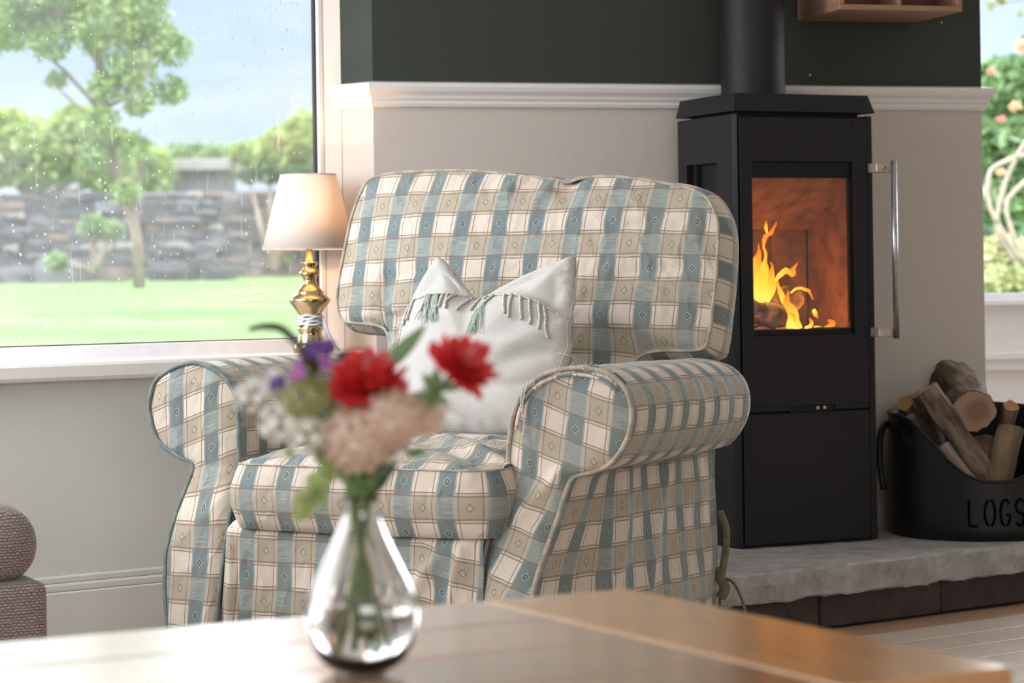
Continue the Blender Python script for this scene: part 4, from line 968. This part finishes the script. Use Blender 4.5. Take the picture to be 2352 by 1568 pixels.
# back cushion
def fback(a, b, n): return (a, .48+.25*(b-.55)+n*.97, b-n*.24)
ol = [(-0.406, 1.060), (-0.324, 1.070), (-0.152, 1.067), (-.038, 1.053), (0.062, 1.040), (.10, 1.032), (0.138, 1.041), (0.223, 1.040), (0.349, 1.020), (0.412, 1.003), (0.447, 0.978), (0.470, 0.927), (0.476, 0.836), (0.475, 0.764), (0.472, 0.702), (0.455, 0.673), (0.345, 0.668), (.300, .640), (.285, .58), (.27, .50), (.1, .488), (-.1, .487), (-.27, .50), (-.300, .58), (-0.306, 0.66), (-0.322, 0.712), (-0.36, 0.727), (-0.42, 0.732), (-0.448, 0.742), (-0.466, 0.782), (-0.466, 0.841), (-0.462, 0.90), (-0.452, 0.979), (-0.432, 1.038)]
ol = ol[::-1]
def backfun(a, b, r):
    s = .016*math.exp(-((a-.115)/.022)**2)*sstep(.94, 1.03, b)          # pull at the middle of the top edge
    s -= .012*math.exp(-((a+.04+(b-1.0)*-.6)/.016)**2)*sstep(.97, 1.03, b); s -= .010*math.exp(-((a-.05+(b-1.0)*-.7)/.014)**2)*sstep(.97, 1.03, b)
    s += .022*math.exp(-((a+.335+(b-.72)*-.2)/.02)**2)*sstep(.86, .76, b)-.012*math.exp(-((a+.30)/.02)**2)*sstep(.80, .72, b)
    return s
ol = ol[::-1]; ori = -1
o, ring, sb = cushion('back_cushion', PL, ch, ol, (.0, .80), fback, .105, .052, 3.4, 26, 240, 8, .014, .007, 5, 9, .02, backfun, (.055, .091))
ori = 1
tube('back_cushion_piping', M['pipe_cream'], ch, ring, .0038, 8, True)
# frame of the back behind the loose cushion
bxm = Matrix.Translation((0, .62, .30)) @ Matrix.Rotation(-.245, 4, 'X')
box('back_frame', PL, ch, (-.36, .36, 0, .09, 0, .62), .03, matrix=bxm)
def tiebow(nm, mat, pts_, r, flat=.4):
    return tube(nm, mat, ch, catmull([Vector(p) for p in pts_], 24, False), r, 8)
tiebow('tie_strap', M['strap'], [(.452, .60, .33), (.462, .61, .29), (.463, .60, .24), (.456, .60, .20), (.462, .59, .17)], .008)
tiebow('tie_strap', M['strap'], [(.445, .60, .21), (.455, .595, .19), (.462, .60, .17), (.452, .60, .15)], .011)
tiebow('tie_strap', M['strap'], [(.455, .60, .19), (.49, .58, .185), (.52, .56, .15), (.535, .55, .10)], .0032)
tiebow('tie_strap', M['strap'], [(.452, .60, .18), (.450, .60, .13), (.458, .60, .06)], .003)
tiebow('tie_strap', M['strap_blue'], [(-.470, .02, .185), (-.50, .02, .18), (-.525, .02, .15), (-.530, .02, .115), (-.525, .02, .08)], .0065)
tiebow('tie_strap', M['strap_blue'], [(-.475, .02, .16), (-.50, .02, .15), (-.515, .02, .13), (-.535, .02, .06)], .004)

# ------------------------------------------------------------------ throw pillow
PXO, PYO = -.035, .06
th = empty('throw_pillow', AO+Matrix.Rotation(AR, 3, 'Z') @ Vector((.05, .28, .49)), AR, 'off-white herringbone throw pillow with a fringed edge, on the armchair', 'pillow')
tl = Vector((.05, .28, .49))
def fp_(a, b, n): return Vector((a+PXO, .22+PYO+.25*(b-.48)+n*.97, b-n*.24))-tl
ol = [(-0.063, 0.868), (-0.05, .869), (-0.019, 0.845), (0.023, 0.803), (0.059, 0.781), (0.112, 0.809), (0.19, 0.842), (0.262, 0.866), (0.276, .862), (0.281, 0.787), (0.283, 0.717), (0.281, 0.639), (0.275, 0.535), (.255, .508), (0.156, 0.500), (-0.016, 0.503), (-0.090, 0.515), (-.112, .54), (-0.124, 0.591), (-0.130, 0.664), (-0.124, 0.727), (-0.112, 0.782), (-0.090, 0.827)]
ol = ol[::-1]; ol = ol[::-1]
FR = [(-.114, .742), (-.099, .775), (-.041, .783), (.065, .781), (.169, .779), (.221, .766), (.275, .739), (.296, .72)]
def fringe_z(a): return interp(FR, a)
def pilfun(a, b, r):
    e = sstep(fringe_z(a)-.004, fringe_z(a)+.012, b); s = .018*e*min(1, (1-r)*6)
    s += .018*math.exp(-((a-.058)/.02)**2)*sstep(.76, .80, b)*(1-r)*5*e
    s += .010*math.exp(-((b-.655-(a-.2)*.35)/.02)**2)*sstep(.12, .2, a)-.008*math.exp(-((b-.69-(a-.2)*.35)/.02)**2)*sstep(.12, .2, a)
    s += .004*math.sin((b-.8)*150+a*30)*e*sstep(.06, .0, a)*min(1, (1-r)*6)
    return s
ori = -1
o, ring, sp = cushion('cushion_cover', M['herring'], th, ol, (.075, .66), fp_, 0, .075, 2.0, 30, 200, 4, 0, .006, 7, 6, .07, pilfun, (0, 0), True)
ori = 1
fr = [sp(lerp(-.108, .283, i/50), fringe_z(lerp(-.108, .283, i/50)), .003) for i in range(51)]
tube('fringe_edge', M['cord'], th, [p+Vector((0, .001*math.sin(i*2.2), .001*math.cos(i*1.9))) for i, p in enumerate(fr)], .0022, 6)
def pa(x): return (x-1005)/(1322-1005)*.330-.059
def tassel(x, ln, lean, mat='cord', r=.0034):
    a = pa(x); z0 = fringe_z(a); P_ = []; R_ = []
    n_ = 26
    for i in range(n_+1):
        q = i/n_; aa = a+lean*q; zz = z0-ln*q
        P_.append(sp(aa, zz, .004)); R_.append(r*(.62+.38*abs(math.sin(i*1.25)))*(1 if q < .9 else 1.25 if q < .97 else .5))
    tube('tassel', M[mat], th, P_, R_, 7)
for x, l_, le, mt in [(950, .045, -.012, 'cord'), (962, .042, -.010, 'cord'), (976, .043, -.014, 'cord'), (1018, .036, -.010, 'cord'), (1064, .030, -.006, 'cord'), (1072, .034, .006, 'cord'), (1085, .02, -.012, 'cord'), (1112, .036, -.012, 'cord'), (1130, .034, -.002, 'cord'), (1152, .022, .004, 'cord_green'), (1174, .028, -.026, 'cord'), (1203, .042, .012, 'cord'), (1222, .050, .0, 'cord'), (1243, .048, .006, 'cord'), (1262, .052, .006, 'cord'), (1280, .056, .008, 'cord'), (1290, .066, .014, 'cord')]:
    tassel(x, l_, le, mt)
rnd = random.Random(2)
for (xc, ln, k_) in ((1022, .062, 14), (1046, .060, 14), (1152, .085, 16), (936, .07, 12)):
    prt = []
    for i in range(k_):
        a = pa(xc)+rnd.uniform(-.006, .006); z0 = fringe_z(a); le = rnd.uniform(-.022, .010) if xc != 1046 else rnd.uniform(-.012, .012); l2 = ln*rnd.uniform(.75, 1.05)
        prt.append(tubev([sp(a+le*(j/9)**1.5+.0015*math.sin(j*1.1+i), z0-l2*j/9, .004+rnd.uniform(0, .002)) for j in range(10)], .0011, 4))
    V, Fc, UV = join(prt); link('tassel', V, Fc, M['cord_green' if xc != 936 else 'cord'], th)
prt = []
for i in range(14):
    a = .272+rnd.uniform(-.008, .004); z0 = rnd.uniform(.62, .85); P_ = [sp(min(.279, a), z0, .003)]
    for j in range(4): P_.append(P_[-1]+Vector((rnd.uniform(-.010, .006), -.002, rnd.uniform(-.010, .004))))
    prt.append(tubev(catmull(P_, 14, False), .0005, 4))
V, Fc, UV = join(prt); link('loose_threads', V, Fc, M['cord'], th)['kind'] = 'stuff'
tube('side_seam', M['cord'], th, [sp(.281-.012*sstep(.72, .56, z)*1., z, .001) for z in [.86-.01*i for i in range(30)]], .0016, 5)

# ------------------------------------------------------------------ sofa corner at the left
sf_ = empty('sofa', (-.83, 4.27, 0), math.atan2(.471, .882), 'corner of a taupe chunky-knit sofa at the left edge of the photo', 'sofa')
def softblock(name, x0, x1, y0, y1, z0, z1, r, puff, seed):
    # rounded cushion: a finely divided box pushed onto a rounded shape
    N = 26; idx = {}; V, Fc = [], []
    def vert(i, j, k):
        if (i, j, k) in idx: return idx[(i, j, k)]
        f = lambda t_: .5-.5*math.cos(PI*t_/N)
        p = Vector((lerp(x0, x1, f(i)), lerp(y0, y1, f(j)), lerp(z0, z1, f(k))))
        q = Vector((max(x0+r, min(x1-r, p.x)), max(y0+r, min(y1-r, p.y)), max(z0+r*.98, min(z1-r*.98, p.z)))); d = p-q
        if d.length > 1e-6: p = q+d.normalized()*r
        cx_, cy_ = (p.x-x0)/(x1-x0)*2-1, (p.y-y0)/(y1-y0)*2-1
        p.z += puff*(1-cx_**4)*(1-cy_**4)*(1 if p.z > (z0+z1)/2 else -.2)+.004*nz(*p, 6, seed)
        idx[(i, j, k)] = len(V); V.append(p); return idx[(i, j, k)]
    for a in range(N):
        for b in range(N):
            for w_ in (0, N):
                for quad in (((w_, a, b), (w_, a+1, b), (w_, a+1, b+1), (w_, a, b+1)), ((a, w_, b), (a, w_, b+1), (a+1, w_, b+1), (a+1, w_, b)), ((a, b, w_), (a+1, b, w_), (a+1, b+1, w_), (a, b+1, w_))):
                    f_ = [vert(*q) for q in quad]; Fc.append(tuple(f_ if w_ else f_[::-1]))
    return link(name, V, Fc, M['knit'], sf_, True)
softblock('seat_cushion', -1.1, 0, 0, .85, .300, .432, .065, .035, 2)
softblock('base', -1.1, .006, .004, .85, .06, .302, .020, 0, 4)
for x_ in (-1.02, -.08):
    for y_ in (.08, .77): lathe('foot', M['table_dark'], sf_, [(0, 0), (.022, 0), (.028, .062), (0, .062)], 16, (x_, y_, 0))

# ------------------------------------------------------------------ coffee table
TC = Vector((.134, 2.898, 0)); tdx = Vector((-.882, -.471, 0)); ang = math.atan2(.471, .882)
tb = empty('coffee_table', (TC.x, TC.y, 0), ang, 'waxed oak coffee table with a breadboard end, in the foreground under the flower vase', 'table')
# local: x along the long edge (to the left is -x), y back; top corner at 0,0
TW = .706
TL = 1.45
def plank(name, b, mat):
    return box(name, mat, tb, b, .0035)
plank('end_board', (-.196, 0, -TW, 0, .424, .45), M['table_end'])
plank('end_board', (-TL, -TL+.196, -TW, 0, .424, .45), M['table_end'])
np_ = 4
for i in range(np_):
    y1 = -TW*i/np_; y0 = -TW*(i+1)/np_; plank('plank', (-TL+.1975, -.1975, y0+.0006, y1-.0006, .4241, .4498), M['table'])
boxes('apron', M['table_dark'], tb, [(-TL+.05, -.05, -.055, -.035, .33, .424), (-TL+.05, -.05, -TW+.035, -TW+.055, .33, .424), (-.055, -.035, -TW+.05, -.05, .33, .424), (-TL+.035, -TL+.055, -TW+.05, -.05, .33, .424)], .002)
for a in (-TL+.02, -.08):
    for b in (-TW+.02, -.08): box('leg', M['table_dark'], tb, (a, a+.06, b, b+.06, 0, .424), .004)
# small paint-white scuffs left on the top are wear in the wood material

# ------------------------------------------------------------------ vase and water
VC = Vector((-.148, 2.309, .4502))
vs = empty('vase', VC, 0, 'clear glass teardrop vase half full of water on the coffee table', 'vase')
def zv(y): return .82-(y-650.3)/5553*2.309-.4502
vo = [(0, 0), (.020, 0), (.031, .003), (.041, .012), (.0495, .026), (.0545, .042), (.0558, .056), (.0535, .070), (.047, .086), (.040, .100), (.032, .116), (.0255, .130), (.020, .144), (.0172, .155), (.0180, .162), (.0195, .1665)]
vi = [(.0178, .1665), (.0162, .161), (.0152, .154), (.0180, .143), (.0235, .129), (.030, .115), (.038, .099), (.0450, .085), (.0513, .070), (.0535, .056), (.0520, .042), (.0465, .027), (.037, .014), (.020, .0085), (0, .008)]
lathe('glass', M['glass'], vs, vo+vi, 72)
wt = [(0, .0084), (.0198, .0089), (.0366, .0144), (.0461, .0272), (.0516, .0421), (.0531, .056), (.0522, .0625), (.0516, .0635), (0, .0630)]
lathe('water', M['water'], vs, wt, 72)

# ------------------------------------------------------------------ flowers
def wf(x, y, Y=2.309): return Vector(px(x, y, Y))
NECK = VC+Vector((0, 0, .158))
rnd = random.Random(11)
def stem_path(head, k, Y=None):
    a = k*2.4; n_ = NECK+Vector((math.cos(a)*.009, math.sin(a)*.009, 0)); b = VC+Vector((-math.cos(a)*.026*rnd.uniform(.4, 1), -math.sin(a)*.026*rnd.uniform(.4, 1), .022+rnd.uniform(0, .02)))
    mid = n_.lerp(head, .5)+Vector((0, 0, .012)); n2 = n_.lerp(head, .16)+Vector((0, 0, .012))
    return catmull([head, mid, n2, n_, n_.lerp(b, .5), b], 26, False)
cnt = [0]
def flower_root(name, head, label, cat='flower', r=.0019, group=None, stem='stem'):
    rt = empty(name, head, 0, label, cat, group); cnt[0] += 1
    tube('stem', M[stem], rt, [p-head for p in stem_path(head, cnt[0])], r, 7); return rt
def petal(L, W, cup, nU=5, nV=4, ruffle=.0):
    V, Fc = [], []
    for i in range(nU+1):
        u = i/nU; w_ = W*(math.sin(PI*min(.98, .08+u*.86))**.7)*.5
        for j in range(nV+1):
            v = j/nV*2-1; V.append(Vector((L*u, w_*v, cup*u*u*L-.25*abs(v)*w_+ruffle*math.sin(v*5+u*7)*u)))
    for i in range(nU):
        for j in range(nV): a = i*(nV+1)+j; Fc.append((a, a+nV+1, a+nV+2, a+1))
    return V, Fc
def head_frame(nrm):
    return Vector(nrm).normalized().to_track_quat('Z', 'Y').to_matrix()
def bloom(rt, mat, R, nrm, layers=3, npet=13, cup0=.1, centre='budbrown', c=Vector((0, 0, 0)), rows=(1, .78, .52)):
    F_ = head_frame(nrm)
    for l_ in range(layers):
        Lp = R*rows[l_]
        for k in range(npet-l_*2):
            a = 2*PI*(k+.5*l_)/(npet-l_*2)+rnd.uniform(-.12, .12); V, Fc = petal(Lp*rnd.uniform(.85, 1.08), R*.60, cup0+.45*l_+rnd.uniform(-.15, .15), ruffle=.002)
            Rz = Matrix.Rotation(a, 3, 'Z'); V = [c+F_ @ (Rz @ v+Vector((0, 0, l_*R*.06))) for v in V]
            link('petal', V, Fc, M[mat], rt)
    V, Fc = lathev([(0, R*.28), (R*.12, R*.24), (R*.16, R*.12), (R*.12, 0), (0, -R*.05)], 12); link('flower_centre', [c+F_ @ Vector(v) for v in V], Fc, M[centre], rt)
h_ = wf(846, 892); r1 = flower_root('zinnia', h_, 'large red double bloom at the centre of the bouquet'); bloom(r1, 'red', .041, (.05, -.42, .9), 4, 16, .05, rows=(1, .88, .7, .45))
h_ = wf(1060, 842); r2 = flower_root('zinnia', h_, 'red bloom tilted out at the right of the bouquet, against the pillow', r=.0026); bloom(r2, 'red', .036, (.50, -.42, .62), 3, 13, .0, rows=(1, .9, .6))
V, Fc = lathev([(0, -.016), (.004, -.012), (.008, -.003), (.009, .003), (0, .004)], 12); F_ = head_frame((.50, -.42, .62)); link('calyx', [F_ @ Vector(v)-F_ @ Vector((0, 0, .002)) for v in V], Fc, M['stem'], r2)
def floret(R, np_=5):
    Vs, Fs = [], []
    for k in range(np_):
        V, Fc = petal(R, R*.95, .15, 2, 2); Rz = Matrix.Rotation(2*PI*k/np_, 3, 'Z'); n_ = len(Vs); Vs += [Rz @ v for v in V]; Fs += [tuple(i+n_ for i in f) for f in Fc]
    me = bpy.data.meshes.new('floret'); me.from_pydata([tuple(v) for v in Vs], [], Fs); return me
def cluster(rt, mat, R, n, fr_, nrm=(0, -.3, 1), c=Vector((0, 0, 0)), squash=.75, name='floret', np_=5, spread=1.25):
    me = floret(fr_, np_); me.materials.append(M[mat]); F_ = head_frame(nrm)
    for i in range(n):
        ph = math.acos(1-spread*(i+.5)/n); a = i*2.39996; d = Vector((math.sin(ph)*math.cos(a), math.sin(ph)*math.sin(a), math.cos(ph)))
        p = c+F_ @ Vector((d.x*R, d.y*R, d.z*R*squash)); o = bpy.data.objects.new(name, me); COL.objects.link(o); o.parent = rt
        o.matrix_local = Matrix.Translation(p) @ (F_ @ d).to_track_quat('Z', 'Y').to_matrix().to_4x4() @ Matrix.Rotation(rnd.uniform(0, 6), 4, 'Z')
    prt = [tubev([c-F_ @ Vector((0, 0, R*.9)), c+F_ @ Vector((math.cos(a)*R*.7, math.sin(a)*R*.7, R*.2))], .0008, 4) for a in (0, 1.05, 2.1, 3.14, 4.2, 5.2)]
    V, Fc, UV = join(prt); link('pedicels', V, Fc, M['stem'], rt)
for (x, y, Y, R, n, lb) in [(822, 1008, 2.29, .033, 46, 'blush-white floret cluster below the red centre bloom of the bouquet'), (902, 962, 2.285, .027, 34, 'blush-pink floret cluster between the two red blooms of the bouquet'), (968, 952, 2.31, .020, 20, 'small dusky pink floret cluster at the right side of the bouquet')]:
    h_ = wf(x, y, Y); rt = flower_root('phlox', h_, lb); cluster(rt, 'peach', R, int(n*.75), .0125, (0, -.75, .6), spread=1.2)
for (x, y, Y, R, n, f_, lb) in [(575, 905, 2.33, .017, 12, .0065, 'white feathery floret sprig farthest left in the bouquet'), (625, 880, 2.36, .014, 10, .006, 'white floret sprig just above the white-and-olive left side of the bouquet'), (648, 965, 2.30, .022, 18, .0075, 'creamy white floret cluster low on the left of the bouquet'), (705, 1000, 2.28, .018, 14, .007, 'white floret cluster between the left sprigs and the blush cluster')]:
    h_ = wf(x, y, Y); rt = flower_root('yarrow', h_, lb, r=.0013); cluster(rt, 'whitep', R, n, f_, (-.3, -.6, .7), spread=1.6, np_=6)
h_ = wf(703, 915, 2.30); rt = flower_root('umbel', h_, 'olive green domed umbel left of the red centre bloom', r=.0022); cluster(rt, 'umbel', .026, 90, .0036, (-.2, -.45, .85), np_=4, squash=.6, spread=1.3)
h_ = wf(716, 808, 2.33); rt = flower_root('statice', h_, 'deep violet blossom topping the left of the bouquet'); cluster(rt, 'purple', .012, 14, .0065, (0, -.2, 1)); cluster(rt, 'purple', .008, 8, .006, (.2, -.2, 1), Vector((.014, 0, .004))); 
V, Fc = lathev([(0, -.026), (.005, -.02), (.008, -.004), (.007, .002), (0, .004)], 10); link('calyx', V, Fc, M['spike'], rt)
h_ = wf(636, 880, 2.32); rt = flower_root('statice', h_, 'small dark violet bud among the white sprigs at left', r=.0012); cluster(rt, 'purple', .007, 8, .005)
h_ = wf(700, 862, 2.34); rt = flower_root('sweet_pea', h_, 'magenta-pink blossom below the violet one', r=.0013); bloom(rt, 'magenta', .019, (-.3, -.6, .6), 2, 6, .3, 'magenta')
h_ = wf(742, 838, 2.36); rt = flower_root('sweet_pea', h_, 'magenta-pink blossom behind the violet one at its right', r=.0013); bloom(rt, 'magenta', .014, (.2, -.6, .7), 2, 6, .3, 'magenta')
h_ = wf(800, 850, 2.38); rt = flower_root('sweet_pea', h_, 'pale magenta blossom peeping out behind the red centre bloom', r=.0013); bloom(rt, 'magenta', .014, (.0, -.6, .7), 2, 6, .3, 'magenta')
# arching dark spikes
def spike(path, r, label, Yv):
    P_ = [wf(a, b, Yv) for a, b in path]; base = P_[-1]; rt = empty('grass_spike', base, 0, label, 'flower'); cnt[0] += 1
    C_ = catmull(P_, 40, False); n_ = len(C_)
    tube('seed_head', M['spike'], rt, [p-base for p in C_], [r*(.35+.65*math.sin(PI*min(1, .12+.80*i/n_))) *(1+.12*math.sin(i*2.9)) for i in range(n_)], 9)
    tube('stem', M['stem'], rt, [p-base for p in stem_path(base, cnt[0])], .0013, 6)
spike([(570, 757), (600, 750), (640, 752), (668, 772), (690, 800), (705, 840)], .0042, 'dark arching seed spike pointing left over the top of the bouquet', 2.32)
spike([(770, 830), (785, 815), (808, 812), (828, 826), (838, 850)], .0040, 'small hooked brown seed spike behind the red centre bloom', 2.37)
# leaves
def leafm(L, W, bend=.2, nU=8):
    V, Fc = [], []
    for i in range(nU+1):
        u = i/nU; w_ = W*.5*math.sin(PI*(u*.94+.03))**.8
        for v in (-1, -.4, 0, .4, 1): V.append(Vector((L*u, w_*v, -bend*u*u*L+abs(v)*w_*.3)))
    for i in range(nU):
        for j in range(4): a = i*5+j; Fc.append((a, a+5, a+6, a+1))
    return V, Fc
def leaf(rt, p, tip, W, mat, bend=.15, up=(0, 0, 1)):
    d = tip-p; L = d.length; x_ = d.normalized(); y_ = Vector(up).cross(x_).normalized(); z_ = x_.cross(y_); F_ = Matrix((x_, y_, z_)).transposed()
    V, Fc = leafm(L, W, bend); link('leaf', [p+F_ @ v for v in V], Fc, M[mat], rt)
g_ = empty('foliage_sprig', wf(858, 872, 2.37), 0, 'long narrow green blade pointing up right out of the bouquet', 'leaf'); o0 = g_.location; cnt[0] += 1
leaf(g_, Vector((0, 0, 0)), wf(972, 752, 2.40)-o0, .016, 'leaf_mid', -.12, (.3, -1, .2)); tube('stem', M['stem'], g_, [p-o0 for p in stem_path(Vector(o0), cnt[0])], .0016, 6)
g_ = empty('foliage_sprig', wf(770, 1100, 2.27), 0, 'bright green leafy sprig drooping at the left of the vase neck', 'leaf'); o0 = Vector(g_.location); cnt[0] += 1
tube('stem', M['stem'], g_, [p-o0 for p in stem_path(o0, cnt[0])], .0014, 6); tube('twig', M['stem'], g_, [Vector((0, 0, 0)), wf(735, 1110, 2.26)-o0, wf(700, 1150, 2.25)-o0], .001, 5)
for a, b, w_, m_ in [((760, 1105), (705, 1100), .018, 'leaf_lime'), ((735, 1110), (678, 1195), .024, 'leaf_lime'), ((725, 1120), (745, 1160), .016, 'leaf'), ((710, 1140), (690, 1190), .020, 'leaf_lime'), ((760, 1100), (750, 1060), .014, 'leaf')]:
    leaf(g_, wf(*a, 2.26)-o0, wf(*b, 2.25)-o0, w_, m_, .2, (0, -1, .3))
g_ = empty('foliage_sprig', wf(835, 1100, 2.30), 0, 'dense dark green leaves filling the bouquet just above the vase neck', 'leaf'); o0 = Vector(g_.location); cnt[0] += 1
tube('stem', M['stem'], g_, [p-o0 for p in stem_path(o0, cnt[0])], .0026, 6)
for i in range(46):
    a = rnd.uniform(755, 915); b = rnd.uniform(1030, 1120); Yp = rnd.uniform(2.285, 2.345); p = wf(lerp(835, a, .35), b+rnd.uniform(5, 45), Yp)-o0; q = wf(a, b-rnd.uniform(10, 60), Yp+rnd.uniform(-.02, .02))-o0
    leaf(g_, p, q, rnd.uniform(.008, .016), rnd.choice(['leaf_dark', 'leaf_mid', 'leaf_mid', 'leaf_dark', 'leaf']), rnd.uniform(-.1, .25), (rnd.uniform(-.5, .5), -1, .3))
g_ = empty('foliage_sprig', wf(1000, 905, 2.30), 0, 'small grey-green leaves on the stem of the right-hand red bloom', 'leaf'); o0 = Vector(g_.location); cnt[0] += 1
tube('stem', M['stem'], g_, [p-o0 for p in stem_path(o0, cnt[0])], .0018, 6); tube('twig', M['stem'], g_, [Vector((0, 0, 0)), wf(1030, 868, 2.30)-o0], .0022, 6)
for a, b, w_ in [((1000, 905), (975, 860), .010), ((1005, 900), (1000, 850), .012), ((1000, 905), (955, 905), .010), ((1010, 895), (1060, 885), .008), ((995, 915), (985, 950), .010), ((1000, 905), (1030, 930), .008)]:
    leaf(g_, wf(*a, 2.30)-o0, wf(*b, 2.29)-o0, w_, 'leaf_mid', .2, (0, -1, .3))
g_ = empty('foliage_sprig', wf(905, 1045, 2.30), 0, 'thin grey-green sprig reaching right over the seat cushion', 'leaf'); o0 = Vector(g_.location); cnt[0] += 1
tube('stem', M['stem'], g_, [p-o0 for p in stem_path(o0, cnt[0])], .0012, 6); tube('twig', M['stem'], g_, [Vector((0, 0, 0)), wf(930, 1030, 2.30)-o0, wf(972, 1042, 2.3)-o0], .0009, 5)
for a, b, w_ in [((925, 1032), (935, 1010), .008), ((945, 1035), (978, 1040), .009), ((930, 1032), (955, 1050), .006)]:
    leaf(g_, wf(*a, 2.30)-o0, wf(*b, 2.29)-o0, w_, 'leaf_mid', .2, (0, -1, .3))
g_ = empty('foliage_sprig', wf(730, 1035, 2.29), 0, 'small green leaf sprig hanging under the white clusters at left', 'leaf'); o0 = Vector(g_.location); cnt[0] += 1
tube('stem', M['stem'], g_, [p-o0 for p in stem_path(o0, cnt[0])], .0012, 6); tube('twig', M['stem'], g_, [Vector((0, 0, 0)), wf(700, 1010, 2.29)-o0, wf(668, 1020, 2.29)-o0], .0009, 5)
for a, b, w_ in [((668, 1015), (668, 1050), .010), ((720, 1020), (745, 1075), .010), ((700, 1010), (760, 1050), .012), ((730, 1035), (775, 1090), .012)]:
    leaf(g_, wf(*a, 2.29)-o0, wf(*b, 2.28)-o0, w_, 'leaf', .2, (0, -1, .3))
